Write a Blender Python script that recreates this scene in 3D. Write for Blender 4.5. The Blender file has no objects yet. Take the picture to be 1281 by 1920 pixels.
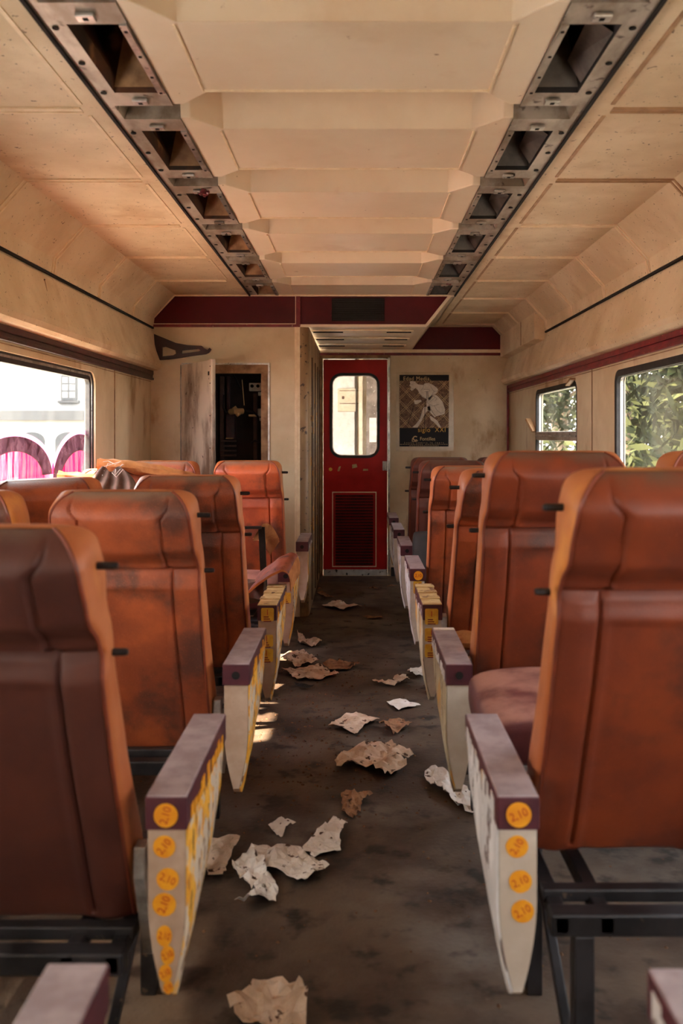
import bpy, bmesh, math, random
from mathutils import Vector, Matrix, noise
from mathutils.geometry import tessellate_polygon, delaunay_2d_cdt

random.seed(7)
SC = bpy.context.scene
COL = SC.collection
PI = math.pi
R = math.radians

# ------------------------------------------------------------------ camera
F, CX, CY, CZ = 1650.0, 669.0, 815.0, 1.277      # focal length in pixels, vanishing point, eye height
cd = bpy.data.cameras.new('camera')
cam = bpy.data.objects.new('camera', cd)
COL.objects.link(cam)
cam.location = (0, 0, CZ)
cam.rotation_euler = (PI / 2, 0, 0)
cd.sensor_fit = 'HORIZONTAL'
cd.sensor_width = 36.0
cd.lens = 36.0 * F / 1281.0
cd.shift_x = (640.5 - CX) / 1281.0
cd.shift_y = (CY - 960.0) / 1281.0
cd.clip_start = 0.05
cd.clip_end = 300
cd.dof.use_dof = True
cd.dof.focus_distance = 5.0
cd.dof.aperture_fstop = 5.6
SC.camera = cam

# ------------------------------------------------------------------ light
SC.view_settings.view_transform = 'Standard'
SC.view_settings.look = 'None'
SC.view_settings.gamma = 1.0
SC.view_settings.use_curve_mapping = False
SC.view_settings.exposure = 2.9
SC.cycles.use_denoising = True
SC.cycles.max_bounces = 14
SC.cycles.diffuse_bounces = 8
SC.cycles.glossy_bounces = 4
SC.cycles.transparent_max_bounces = 24
SC.cycles.transmission_bounces = 6
SC.cycles.sample_clamp_indirect = 8.0
SC.cycles.caustics_reflective = False
SC.cycles.caustics_refractive = False

world = bpy.data.worlds.new('sky')
SC.world = world
world.use_nodes = True
wn = world.node_tree
wn.nodes.clear()
wo = wn.nodes.new('ShaderNodeOutputWorld')
wb = wn.nodes.new('ShaderNodeBackground')
wt = wn.nodes.new('ShaderNodeTexCoord')
ws = wn.nodes.new('ShaderNodeSeparateXYZ')
wr = wn.nodes.new('ShaderNodeValToRGB')
wn.links.new(wt.outputs['Generated'], ws.inputs[0])
wn.links.new(ws.outputs['Z'], wr.inputs[0])
wr.color_ramp.elements[0].position = 0.0
wr.color_ramp.elements[0].color = (1.0, 0.97, 0.93, 1)
wr.color_ramp.elements[1].position = 0.6
wr.color_ramp.elements[1].color = (0.90, 0.95, 1.0, 1)
wn.links.new(wr.outputs[0], wb.inputs[0])
wb.inputs[1].default_value = 3.0
wn.links.new(wb.outputs[0], wo.inputs[0])

sd = bpy.data.lights.new('sun', 'SUN')
sd.energy = 8.0
sd.color = (1.0, 0.80, 0.56)
sd.angle = R(1.2)
sun = bpy.data.objects.new('sun', sd)
COL.objects.link(sun)
sun.rotation_euler = Vector((1.0, 0.30, -1.42)).to_track_quat('-Z', 'Y').to_euler()
sun.location = (-6, -2, 9)


def portal(x, y0, y1, z0, z1, s):
    l = bpy.data.lights.new('window_portal', 'AREA')
    l.shape = 'RECTANGLE'
    l.size = z1 - z0
    l.size_y = y1 - y0
    l.cycles.is_portal = True
    o = bpy.data.objects.new('window_portal', l)
    COL.objects.link(o)
    o.location = (x, (y0 + y1) / 2, (z0 + z1) / 2)
    o.rotation_euler = (0, R(-90) * s, 0)       # looks towards the inside of the coach


# ------------------------------------------------------------------ helpers
def P(px, py, d):
    return Vector(((px - CX) * d / F, d, CZ - (py - CY) * d / F))


def PF(px, py, z=0.0):
    d = (CZ - z) * F / (py - CY)
    return Vector(((px - CX) * d / F, d, z))


def lin(c):
    out = []
    for v in c[:3]:
        v = v / 255.0
        out.append(v / 12.92 if v <= 0.04045 else ((v + 0.055) / 1.055) ** 2.4)
    return (out[0], out[1], out[2], 1.0)


def tag(o, label=None, cat=None, group=None, kind=None):
    if label: o['label'] = label
    if cat: o['category'] = cat
    if group: o['group'] = group
    if kind: o['kind'] = kind
    return o


def empty(name, loc, label=None, cat=None, group=None, rz=0):
    o = bpy.data.objects.new(name, None)
    COL.objects.link(o)
    o.empty_display_size = 0.1
    o.location = loc
    o.rotation_euler = (0, 0, rz)
    return tag(o, label, cat, group)


class MB:
    def __init__(self):
        self.v, self.f, self.m = [], [], []

    def face(self, pts, m=0):
        n = len(self.v)
        self.v += [tuple(p) for p in pts]
        self.f.append(tuple(range(n, n + len(pts))))
        self.m.append(m)

    def grid(self, rows, m=0, close=False):
        n = len(self.v)
        w = len(rows[0])
        for r in rows:
            self.v += [tuple(p) for p in r]
        for i in range(len(rows) - 1):
            for j in range(w if close else w - 1):
                a = n + i * w + j
                b = n + i * w + (j + 1) % w
                self.f.append((a, b, b + w, a + w))
                self.m.append(m)

    def box(self, x0, x1, y0, y1, z0, z1, m=0, M=None):
        c = [Vector((x, y, z)) for z in (z0, z1) for y in (y0, y1) for x in (x0, x1)]
        if M is not None: c = [M @ p for p in c]
        n = len(self.v)
        self.v += [tuple(p) for p in c]
        for q in ((0, 2, 3, 1), (4, 5, 7, 6), (0, 1, 5, 4), (2, 6, 7, 3), (0, 4, 6, 2), (1, 3, 7, 5)):
            self.f.append(tuple(n + i for i in q))
            self.m.append(m)

    def beam(self, a, b, w, h, m=0, up=(0, 0, 1)):
        a, b = Vector(a), Vector(b)
        d = (b - a)
        L = d.length
        d.normalize()
        s = d.cross(Vector(up))
        if s.length < 1e-4: s = d.cross(Vector((1, 0, 0)))
        s.normalize()
        u = s.cross(d)
        M = Matrix((s, d, u)).transposed().to_4x4()
        M.translation = a
        self.box(-w / 2, w / 2, 0, L, -h / 2, h / 2, m, M)

    def tube(self, pts, r, n=10, m=0, caps=True):
        pts = [Vector(p) for p in pts]
        rr = r if isinstance(r, (list, tuple)) else [r] * len(pts)
        rows = []
        prev = None
        for i, p in enumerate(pts):
            t = (pts[min(i + 1, len(pts) - 1)] - pts[max(i - 1, 0)]).normalized()
            if prev is None:
                s = t.cross(Vector((0, 0, 1)))
                if s.length < 1e-3: s = t.cross(Vector((1, 0, 0)))
            else:
                s = prev - t * prev.dot(t)
            s.normalize()
            prev = s
            u = t.cross(s)
            rows.append([p + (s * math.cos(2 * PI * k / n) + u * math.sin(2 * PI * k / n)) * rr[i] for k in range(n)])
        self.grid(rows, m, close=True)
        if caps:
            self.face(rows[0][::-1], m)
            self.face(rows[-1], m)

    def poly(self, pts, holes=(), m=0):
        loops = [[Vector(p) for p in pts]] + [[Vector(p) for p in h] for h in holes]
        allp = [p for l in loops for p in l]
        n = len(self.v)
        self.v += [tuple(p) for p in allp]
        for t in tessellate_polygon(loops):
            self.f.append(tuple(n + i for i in t))
            self.m.append(m)

    def prism(self, pts, off, holes=(), m=0):
        off = Vector(off)
        self.poly(pts, holes, m)
        self.poly([Vector(p) + off for p in pts], [[Vector(p) + off for p in h] for h in holes], m)
        for l in [pts] + list(holes):
            l = [Vector(p) for p in l]
            self.grid([l, [p + off for p in l]], m, close=True)

    def build(self, name, mats, parent=None, loc=None, bevel=0, smooth=False, weld=True, seg=2):
        me = bpy.data.meshes.new(name)
        me.from_pydata(self.v, [], self.f)
        if not isinstance(mats, (list, tuple)): mats = [mats]
        for x in mats: me.materials.append(x)
        for p, mi in zip(me.polygons, self.m):
            p.material_index = mi
        bm = bmesh.new()
        bm.from_mesh(me)
        if weld: bmesh.ops.remove_doubles(bm, verts=bm.verts, dist=1e-5)
        bmesh.ops.recalc_face_normals(bm, faces=bm.faces)
        if smooth:
            for f in bm.faces: f.smooth = True
            for e in bm.edges:
                if len(e.link_faces) == 2 and e.calc_face_angle(0) > R(40): e.smooth = False
        bm.to_mesh(me)
        bm.free()
        o = bpy.data.objects.new(name, me)
        COL.objects.link(o)
        if parent: o.parent = parent
        if loc: o.location = loc
        if bevel:
            b = o.modifiers.new('bevel', 'BEVEL')
            b.width = bevel
            b.segments = seg
            b.limit_method = 'ANGLE'
            b.angle_limit = R(35)
        return o


def rrect(y0, y1, z0, z1, r, n=6):
    pts = []
    for cy, cz, a0 in ((y1 - r, z1 - r, 0), (y0 + r, z1 - r, 90), (y0 + r, z0 + r, 180), (y1 - r, z0 + r, 270)):
        for k in range(n + 1):
            a = R(a0 + 90 * k / n)
            pts.append((cy + r * math.cos(a), cz + r * math.sin(a)))
    return pts


def ring(mb, outer, inner, off, m=0):
    mb.prism(outer, off, [inner], m)


def text_mesh(name, s, size, mat, parent, loc, rot=(PI / 2, 0, 0), ext=0.0004, align='CENTER', sx=1.0, spacing=1.0):
    c = bpy.data.curves.new(name, 'FONT')
    c.body = s
    c.size = size
    c.extrude = ext
    c.align_x = align
    c.align_y = 'CENTER'
    c.space_character = spacing
    t = bpy.data.objects.new(name, c)
    COL.objects.link(t)
    bpy.context.view_layer.update()
    me = bpy.data.meshes.new_from_object(t)
    bpy.data.objects.remove(t)
    me.materials.clear()
    me.materials.append(mat)
    o = bpy.data.objects.new(name, me)
    COL.objects.link(o)
    o.parent = parent
    o.location = loc
    o.rotation_euler = rot
    o.scale = (sx, 1, 1)
    return o


# ------------------------------------------------------------------ materials
def mat(name, c1, c2=None, scale=3.0, lo=.35, hi=.65, rough=.5, metal=0.0, bump=0.0, bscale=120, stretch=(1, 1, 1),
        c3=None, s3=14.0, t3=.62, w3=.06, st3=(1, 1, 1), c4=None, s4=4.0, t4=.6, w4=.05, st4=(1, 1, 1),
        rand=False, spec=.5, detail=6, bdist=.002, vary=0.0, coat=0.0, rvar=0.0, dust=None, dz=(.35, .95)):
    m = bpy.data.materials.new(name)
    m.use_nodes = True
    nt = m.node_tree
    N, L = nt.nodes, nt.links
    b = N['Principled BSDF']
    b.inputs['Roughness'].default_value = rough
    b.inputs['Metallic'].default_value = metal
    b.inputs['Specular IOR Level'].default_value = spec
    if coat: b.inputs['Coat Weight'].default_value = coat
    tc = N.new('ShaderNodeTexCoord')
    src = tc.outputs['Object']
    oi = None
    if rand:
        oi = N.new('ShaderNodeObjectInfo')
        mul = N.new('ShaderNodeMath'); mul.operation = 'MULTIPLY'; mul.inputs[1].default_value = 37.0
        L.new(oi.outputs['Random'], mul.inputs[0])
        va = N.new('ShaderNodeVectorMath'); va.operation = 'ADD'
        L.new(src, va.inputs[0]); L.new(mul.outputs[0], va.inputs[1])
        src = va.outputs[0]

    def nz(sc, st, det=detail, dist=0.0):
        mp = N.new('ShaderNodeMapping')
        mp.inputs['Scale'].default_value = st
        L.new(src, mp.inputs[0])
        t = N.new('ShaderNodeTexNoise')
        t.inputs['Scale'].default_value = sc
        t.inputs['Detail'].default_value = det
        t.inputs['Roughness'].default_value = .6
        t.inputs['Distortion'].default_value = dist
        L.new(mp.outputs[0], t.inputs['Vector'])
        return t.outputs['Fac']

    def step(sock, a, bb):
        r = N.new('ShaderNodeMapRange')
        r.interpolation_type = 'SMOOTHSTEP'
        r.inputs['From Min'].default_value = a
        r.inputs['From Max'].default_value = bb
        L.new(sock, r.inputs['Value'])
        return r.outputs['Result']

    def mix(f, a, bb):
        x = N.new('ShaderNodeMix')
        x.data_type = 'RGBA'
        L.new(f, x.inputs[0])
        for i, s in ((6, a), (7, bb)):
            if isinstance(s, tuple): x.inputs[i].default_value = s
            else: L.new(s, x.inputs[i])
        return x.outputs[2]

    col = lin(c1)
    if c2 is not None:
        col = mix(step(nz(scale, stretch), lo, hi), lin(c1), lin(c2))
    if c4 is not None:
        col = mix(step(nz(s4, st4), t4, t4 + w4), col, lin(c4))
    if c3 is not None:
        col = mix(step(nz(s3, st3, 3), t3, t3 + w3), col, lin(c3))
    if vary and rand:
        h = N.new('ShaderNodeHueSaturation')
        mr = N.new('ShaderNodeMapRange')
        mr.inputs['To Min'].default_value = 1 - vary
        mr.inputs['To Max'].default_value = 1 + vary
        L.new(oi.outputs['Random'], mr.inputs['Value'])
        L.new(mr.outputs[0], h.inputs['Value'])
        if isinstance(col, tuple): h.inputs['Color'].default_value = col
        else: L.new(col, h.inputs['Color'])
        col = h.outputs[0]
    if dust:
        ge = N.new('ShaderNodeNewGeometry')
        sx = N.new('ShaderNodeSeparateXYZ')
        L.new(ge.outputs['Normal'], sx.inputs[0])
        f_ = step(sx.outputs['Z'], dz[0], dz[1])
        mm = N.new('ShaderNodeMath'); mm.operation = 'MULTIPLY'; 
        L.new(f_, mm.inputs[0]); L.new(step(nz(7, (1, 1, 1)), .25, .6), mm.inputs[1])
        col = mix(mm.outputs[0], col, lin(dust))
    if isinstance(col, tuple): b.inputs['Base Color'].default_value = col
    else: L.new(col, b.inputs['Base Color'])
    if rvar:
        mr = N.new('ShaderNodeMapRange')
        mr.inputs['To Min'].default_value = rough - rvar
        mr.inputs['To Max'].default_value = rough + rvar
        L.new(nz(5, (1, 1, 1)), mr.inputs['Value'])
        L.new(mr.outputs[0], b.inputs['Roughness'])
    if bump:
        bp = N.new('ShaderNodeBump')
        bp.inputs['Strength'].default_value = bump
        bp.inputs['Distance'].default_value = bdist
        L.new(nz(bscale, stretch, 3), bp.inputs['Height'])
        L.new(bp.outputs[0], b.inputs['Normal'])
    return m


M = {}
M['ceil'] = mat('ceiling_laminate', (232, 214, 190), (222, 200, 174), 1.6, rough=.36, bump=.25, bscale=9, bdist=.004,
                c3=(150, 105, 72), s3=22, t3=.70, w3=.06, c4=(218, 194, 166), s4=2.2, t4=.55, w4=.12, rvar=.08)
M['cove'] = mat('cove_laminate', (228, 208, 178), (208, 184, 150), 2.2, rough=.55, bump=.3, bscale=150,
                c3=(96, 66, 44), s3=60, t3=.665, w3=.03, c4=(204, 176, 140), s4=3, t4=.54, w4=.16)
M['wall'] = mat('wall_laminate', (222, 204, 172), (202, 178, 142), 2.0, rough=.5, bump=.25, bscale=120,
                c3=(96, 66, 44), s3=46, t3=.73, w3=.03, c4=(172, 138, 98), s4=2.4, t4=.56, w4=.12, st4=(1, 1, .5))
M['bead'] = mat('cream_bead', (238, 218, 188), (226, 202, 168), 20, rough=.5)
M['tan'] = mat('tan_joint', (184, 148, 112), (160, 124, 90), 12, rough=.6)
M['metal'] = mat('dull_steel', (184, 174, 162), (130, 114, 98), 9, rough=.42, metal=.25, bump=.3, bscale=40,
                 c3=(70, 52, 42), s3=16, t3=.62, w3=.10, stretch=(1, .4, 1))
M['alu'] = mat('bright_aluminium', (208, 204, 200), (150, 144, 138), 12, rough=.32, metal=.85, c3=(70, 56, 48), s3=40, t3=.64)
M['black'] = mat('black_rubber', (26, 23, 23), (44, 39, 38), 20, rough=.6)
M['gap'] = mat('dark_gap', (20, 15, 13), rough=.9)
M['rust'] = mat('rusty_duct', (92, 54, 32), (48, 32, 24), 7, rough=.7, c3=(150, 104, 64), s3=6, t3=.58, w3=.1)
M['duct'] = mat('tan_duct_plate', (172, 132, 92), (120, 84, 52), 9, rough=.6)
M['grey_d'] = mat('dark_grey_reflector', (92, 84, 78), (52, 44, 42), 9, rough=.4)  # darker grey for the right-hand reflector plates
M['maroon'] = mat('maroon_laminate', (88, 16, 24), (72, 14, 20), 3, rough=.5, spec=.25, c3=(120, 40, 40), s3=40, t3=.7)
M['redtrim'] = mat('red_trim', (132, 34, 44), (100, 26, 36), 14, rough=.4, c3=(190, 160, 130), s3=60, t3=.68, w3=.03)
M['rail'] = mat('brown_rail', (70, 34, 38), (46, 24, 28), 14, rough=.4)
M['door'] = mat('red_door_paint', (188, 28, 26), (164, 22, 22), 4, rough=.45, spec=.25, c3=(98, 20, 20), s3=50, t3=.68,
                bump=.15, bscale=200)
M['louvre'] = mat('dark_red_louvre', (86, 16, 18), (52, 12, 14), 6, rough=.6, spec=.2)
M['white'] = mat('chipped_white_paint', (214, 212, 206), (176, 172, 166), 10, rough=.5, c3=(34, 30, 28), s3=30, t3=.60, w3=.04)
M['vinyl'] = mat('orange_seat_vinyl', (172, 84, 44), (132, 62, 36), 4.5, rough=.5, bump=.8, bscale=200, bdist=.002,
                 c3=(176, 104, 66), s3=260, t3=.60, w3=.20, c4=(86, 48, 36), s4=3.8, t4=.48, w4=.18, rand=True, vary=.12, rvar=.1, dust=(132, 110, 94), dz=(.62, .98))
M['vinyl_deep'] = mat('burnt_orange_seat_vinyl', (134, 58, 28), (104, 44, 26), 3.5, rough=.48, bump=.45, bscale=260, bdist=.0015,
                 c3=(142, 76, 44), s3=260, t3=.60, w3=.20, c4=(66, 38, 30), s4=3.0, t4=.47, w4=.2, rand=True, rvar=.1, dust=(104, 82, 68), dz=(.55, .98))
M['vinyl_dark'] = mat('shaded_seat_vinyl', (92, 46, 34), (74, 36, 28), 4.5, rough=.55, bump=.4, bscale=260, bdist=.0015,
                      c4=(86, 44, 34), s4=3, t4=.52, w4=.2, rand=True, dust=(112, 92, 80), dz=(.7, .98))  # darker copy of the seat vinyl, shade put into the colour
M['dust'] = mat('dusty_vinyl', (146, 108, 86), (122, 80, 60), 9, rough=.8, bump=.3, bscale=200, c3=(170, 140, 118), s3=60, t3=.6, rand=True)
M['side'] = mat('ochre_side_vinyl', (186, 112, 66), (168, 92, 50), 5, rough=.5, bump=.4, bscale=200,
                c4=(214, 140, 66), s4=3, t4=.56, w4=.12, st4=(1, 1, .5), rand=True)
M['pipe'] = mat('seam_piping', (128, 56, 32), (104, 46, 30), 20, rough=.5)
M['cush'] = mat('plum_seat_vinyl', (96, 46, 48), (80, 36, 40), 5, dust=(168, 120, 108), dz=(.5, .95), rough=.5, bump=.4, bscale=220, c3=(190, 130, 110), s3=70, t3=.7, rand=True)
M['under'] = mat('black_underside', (38, 32, 32), (22, 20, 20), 9, rough=.75)
M['frame'] = mat('dark_steel_frame', (54, 50, 52), (30, 27, 28), 8, rough=.45, metal=.4, c3=(98, 80, 66), s3=30, t3=.66)
M['plate'] = mat('worn_zinc_plate', (196, 194, 194), (140, 134, 130), 14, rough=.35, metal=.35)
M['cap'] = mat('plum_armrest_plastic', (88, 40, 48), (72, 32, 42), 14, rough=.45)
M['captop'] = mat('dusty_mauve_plastic', (162, 146, 150), (136, 118, 122), 14, rough=.7, rand=True)
M['tape'] = mat('yellowed_tape', (196, 172, 122), (160, 128, 78), 14, rough=.6, c3=(92, 58, 34), s3=24, t3=.6, rand=True, stretch=(1, 2, 1))
M['panel'] = mat('beige_panel', (186, 160, 140), (164, 134, 112), 7, rough=.6, c3=(110, 84, 66), s3=40, t3=.7, rand=True)
M['panel_w'] = mat('pale_panel', (204, 192, 180), (182, 166, 150), 7, rough=.6, c3=(120, 94, 74), s3=40, t3=.7, rand=True)
M['yellow'] = mat('torn_yellow_stickers', (214, 142, 32), (236, 176, 60), 26, rough=.5, stretch=(1, .8, .7), lo=.4, hi=.5,
                  c4=(208, 190, 168), s4=19, t4=.485, w4=.02, st4=(1, .8, .65), c3=(120, 78, 48), s3=34, t3=.58, w3=.02,
                  st3=(1, 1.0, .5), bump=.8, bscale=22, bdist=.004, rand=True)
M['peel'] = mat('peeling_white_paper', (232, 228, 228), (206, 202, 202), 9, rough=.6, stretch=(1, 1, .4), lo=.4, hi=.5,
                c4=(112, 92, 88), s4=20, t4=.57, w4=.02, st4=(1, .8, .5), c3=(206, 160, 84), s3=9, t3=.62, w3=.03,
                st3=(1, 1, .4), bump=.8, bscale=22, bdist=.004, rand=True)
M['peel_y'] = mat('peeling_paper_yellow', (208, 196, 170), (176, 160, 130), 9, rough=.6, stretch=(1, 1, .4), lo=.4, hi=.5,
                  c4=(206, 148, 44), s4=10, t4=.54, w4=.03, st4=(1, 1.2, .30), c3=(110, 84, 66), s3=24, t3=.60, w3=.03,
                  st3=(1, 1.4, .4), bump=.8, bscale=22, bdist=.004, rand=True)
M['sticker'] = mat('orange_sticker', (232, 160, 34), (222, 142, 26), 30, rough=.45)
M['sticker_y'] = mat('yellow_sticker', (224, 178, 60), (206, 150, 44), 30, rough=.45)
M['ink'] = mat('red_ink', (176, 44, 22), rough=.6)
M['inkm'] = mat('maroon_ink', (120, 30, 30), rough=.6)
M['floor'] = mat('dirty_floor', (94, 78, 65), (62, 46, 36), 2.4, rough=.6, lo=.38, hi=.62, bump=.7, bscale=60, bdist=.003,
                 c3=(34, 25, 20), s3=8, t3=.52, w3=.16, c4=(108, 98, 90), s4=1.3, t4=.50, w4=.14, rvar=.12, detail=10)
M['paper'] = mat('crumpled_tissue', (238, 234, 230), (220, 212, 204), 16, rough=.8, c3=(84, 58, 42), s3=34, t3=.62, w3=.05, rand=True)
M['paper_b'] = mat('dirty_paper', (224, 204, 184), (196, 168, 142), 14, rough=.85, c3=(84, 54, 36), s3=26, t3=.60, w3=.06, rand=True)
M['paper_d'] = mat('brown_paper', (172, 132, 100), (128, 90, 64), 16, rough=.85, c3=(66, 42, 28), s3=30, t3=.58, w3=.06, rand=True)
M['crumb'] = mat('crumbs', (120, 88, 62), (70, 48, 34), 30, rough=.9)
M['soot'] = mat('dark_grime', (40, 27, 20), (28, 20, 16), 30, rough=.9)
M['foam'] = mat('yellow_foam', (186, 124, 70), (150, 88, 44), 12, rough=.9, bump=.6, bscale=60)
M['cloth'] = mat('grey_brown_cloth', (112, 88, 74), (84, 64, 54), 14, rough=.9, bump=.5, bscale=220)
M['lint'] = mat('pale_lint', (210, 196, 184), rough=.9)
M['leather'] = mat('cracked_brown_vinyl', (132, 62, 36), (104, 44, 28), 10, rough=.55, bump=.5, bscale=80, c3=(60, 26, 18), s3=40, t3=.6)
M['grey'] = mat('grey_box_paint', (214, 210, 204), (170, 164, 156), 12, rough=.5)
M['brass'] = mat('tarnished_brass', (214, 180, 124), rough=.4, metal=.3)
M['cable'] = mat('brown_cable', (92, 62, 52), (66, 46, 40), 9, rough=.6)
M['cabin'] = mat('dark_cabinet_lining', (62, 48, 44), (40, 32, 30), 5, rough=.8)
M['doorlin'] = mat('stained_cabinet_door', (226, 216, 202), (134, 110, 92), 3.6, rough=.5, stretch=(1, 1, .4), lo=.44, hi=.62,
                   c4=(176, 172, 170), s4=1.2, t4=.55, w4=.2, c3=(70, 50, 38), s3=22, t3=.68)
M['plum'] = mat('dark_plum_casting', (58, 28, 28), (44, 22, 22), 12, rough=.5)
M['ink_black'] = mat('poster_black', (28, 23, 25), rough=.4)
M['post_bg'] = mat('poster_brown', (132, 104, 84), (100, 76, 62), 30, rough=.4, c3=(172, 144, 110), s3=70, t3=.58)
M['post_line'] = mat('poster_sand_lines', (236, 208, 156), rough=.4)
M['post_fig'] = mat('poster_pale_figure', (232, 224, 212), (216, 206, 192), 30, rough=.4)
M['post_gold'] = mat('poster_gold', (226, 180, 84), rough=.4)
M['post_sand'] = mat('poster_sand', (220, 192, 144), rough=.4)
M['glue'] = mat('clear_tape', (206, 186, 152), (190, 170, 138), 12, rough=.25)
M['vest'] = mat('vestibule_cream', (206, 196, 176), (190, 176, 152), 3, rough=.5, c3=(150, 120, 90), s3=40, t3=.72)
M['vestw'] = mat('vestibule_white', (212, 212, 208), (196, 194, 188), 3, rough=.5)
M['vestg'] = mat('vestibule_grey', (140, 130, 122), (100, 90, 84), 9, rough=.5, c3=(190, 180, 170), s3=30, t3=.62)
M['leaf'] = mat('olive_leaves', (50, 54, 30), (34, 38, 20), 2, rough=.8, spec=.05, rand=True)
M['leaf2'] = mat('dark_leaves', (40, 44, 24), (28, 32, 18), 2, rough=.8, spec=.05, rand=True)
M['bark'] = mat('bark', (92, 78, 60), (62, 50, 38), 9, rough=.9)
M['ground'] = mat('dry_ground', (176, 168, 152), (150, 142, 126), 1.2, rough=.9)
M['facade'] = mat('white_render', (104, 104, 102), (94, 93, 91), .5, rough=.8)
M['slate'] = mat('grey_slate', (36, 38, 40), (28, 30, 32), 1.5, rough=.8)
M['facwin'] = mat('grey_blue_sash', (12, 15, 18), rough=.5)
M['hull'] = mat('coach_shell', (150, 140, 126), rough=.6)


for k_ in ('ink_black', 'post_bg', 'post_line', 'post_fig', 'post_gold', 'post_sand'):
    M[k_].node_tree.nodes['Principled BSDF'].inputs['Specular IOR Level'].default_value = .12


def glass_mat(name, dirt, tint=(1, 1, 1), c=(200, 196, 186), lo=.45, hi=.75, st=(1, 1, .5), sc=3):
    m = bpy.data.materials.new(name)
    m.use_nodes = True
    nt = m.node_tree
    N, L = nt.nodes, nt.links
    N.clear()
    out = N.new('ShaderNodeOutputMaterial')
    tr = N.new('ShaderNodeBsdfTransparent')
    tr.inputs[0].default_value = (*tint, 1)
    gl = N.new('ShaderNodeBsdfGlossy')
    gl.inputs['Roughness'].default_value = .05
    df = N.new('ShaderNodeBsdfDiffuse')
    df.inputs[0].default_value = lin(c)
    tl = N.new('ShaderNodeBsdfTranslucent')
    tl.inputs[0].default_value = lin(c)
    ad = N.new('ShaderNodeMixShader')
    ad.inputs[0].default_value = .6
    L.new(df.outputs[0], ad.inputs[1]); L.new(tl.outputs[0], ad.inputs[2])
    m1 = N.new('ShaderNodeMixShader')
    m1.inputs[0].default_value = .05
    L.new(tr.outputs[0], m1.inputs[1]); L.new(gl.outputs[0], m1.inputs[2])
    tc = N.new('ShaderNodeTexCoord')
    mp = N.new('ShaderNodeMapping')
    mp.inputs['Scale'].default_value = st
    L.new(tc.outputs['Object'], mp.inputs[0])
    n = N.new('ShaderNodeTexNoise')
    n.inputs['Scale'].default_value = sc
    n.inputs['Detail'].default_value = 8
    n.inputs['Roughness'].default_value = .65
    L.new(mp.outputs[0], n.inputs['Vector'])
    mr = N.new('ShaderNodeMapRange')
    mr.inputs['From Min'].default_value = lo
    mr.inputs['From Max'].default_value = hi
    mr.inputs['To Min'].default_value = dirt[0]
    mr.inputs['To Max'].default_value = dirt[1]
    L.new(n.outputs['Fac'], mr.inputs['Value'])
    m2 = N.new('ShaderNodeMixShader')
    L.new(mr.outputs[0], m2.inputs[0])
    L.new(m1.outputs[0], m2.inputs[1]); L.new(ad.outputs[0], m2.inputs[2])
    L.new(m2.outputs[0], out.inputs[0])
    return m


M['glass_l'] = glass_mat('dusty_glass', (.0, .05), c=(170, 174, 174))
M['glass_f'] = glass_mat('sun_diffusing_glass', (.80, .95), c=(222, 226, 230))  # made milky to scatter the sun through panes out of view
M['glass_r'] = glass_mat('streaked_glass', (.01, .10), c=(176, 170, 150))
M['glass_d'] = glass_mat('door_glass', (.02, .10), c=(200, 196, 186), sc=30, st=(1, 1, 1))
M['spray_dark'] = glass_mat('dark_spray_paint', (.55, 1.0), tint=(.55, .42, .48), c=(84, 62, 72), lo=.35, hi=.62, st=(1, 2, 2), sc=7)
M['spray_pink'] = glass_mat('pink_spray_paint', (.10, 1.0), tint=(1, .86, .92), c=(190, 12, 70), lo=.44, hi=.66, st=(1, 6, .7), sc=4)
M['spray_pale'] = glass_mat('pale_pink_spray', (.4, .9), tint=(1, .8, .9), c=(236, 150, 196), lo=.3, hi=.7, st=(1, 3, 1), sc=5)

# ------------------------------------------------------------------ the setting
D1, D2 = 6.18, 7.95           # near bulkhead, far end wall
XL, XR = -1.446, 1.385        # side walls
CZC = CZ + .981               # flat ceiling height
YB = -2.32                    # back of the coach
CXC = -.03                    # centre line of the ceiling

# windows: (side, y0, y1, z0, z1)
WIN_L = [(3.30, 4.87), (.50, 2.07), (-1.9, -.33)]  # second window, unseen, moved back to keep its sun patch off the aisle
WIN_R = [(3.10, 4.73), (5.53, 6.82), (.90, 2.53), (-1.3, .33)]
WZ0, WZ1 = .90, 1.62


def side_wall(x, s, wins, yend, name):
    mb = MB()
    outer = [(x, YB, 0), (x, yend, 0), (x, yend, 1.69), (x, YB, 1.69)]
    holes = [[(x, a, b) for a, b in rrect(y0, y1, WZ0, WZ1, .07)] for y0, y1 in wins]
    mb.prism(outer, (s * .06, 0, 0), holes)
    # upper part of the shell behind the cove
    mb.box(x + s * .02, x + s * .08, YB, yend, 1.69, CZC + .30, 0)
    o = mb.build(name, M['wall'])
    tag(o, kind='structure')
    return o


wl = side_wall(XL, -1, WIN_L, D1, 'wall_left')
wr_ = side_wall(XR, 1, WIN_R, D2, 'wall_right')
# wall panel seams
for nm, par, x, s, ys in (('wall_seam', wl, XL, 1, (.78, 2.98, 5.25)), ('wall_seam', wr_, XR, -1, (.6, 2.8, 5.17))):
    for y in ys:
        mb = MB()
        mb.box(x - .001, x + s * .004, y - .004, y + .004, .3, 1.66)
        mb.build(nm, M['duct'], par)
    mb = MB()
    mb.box(x - .001, x + s * .003, YB, (D1 if s == 1 else D2) - .01, 1.648, 1.652)
    mb.build(nm, M['duct'], par)

fl = MB()
fl.box(XL - .06, XR + .06, YB, D2 + 1.6, -.06, 0)
floor = tag(fl.build('floor', M['floor']), kind='structure')
ro = MB()
ro.box(XL - .08, XR + .08, YB - .05, D2 + 1.6, CZC + .30, CZC + .36)
tag(ro.build('trim_1', M['hull']), kind='structure')        # roof of the shell

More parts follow.
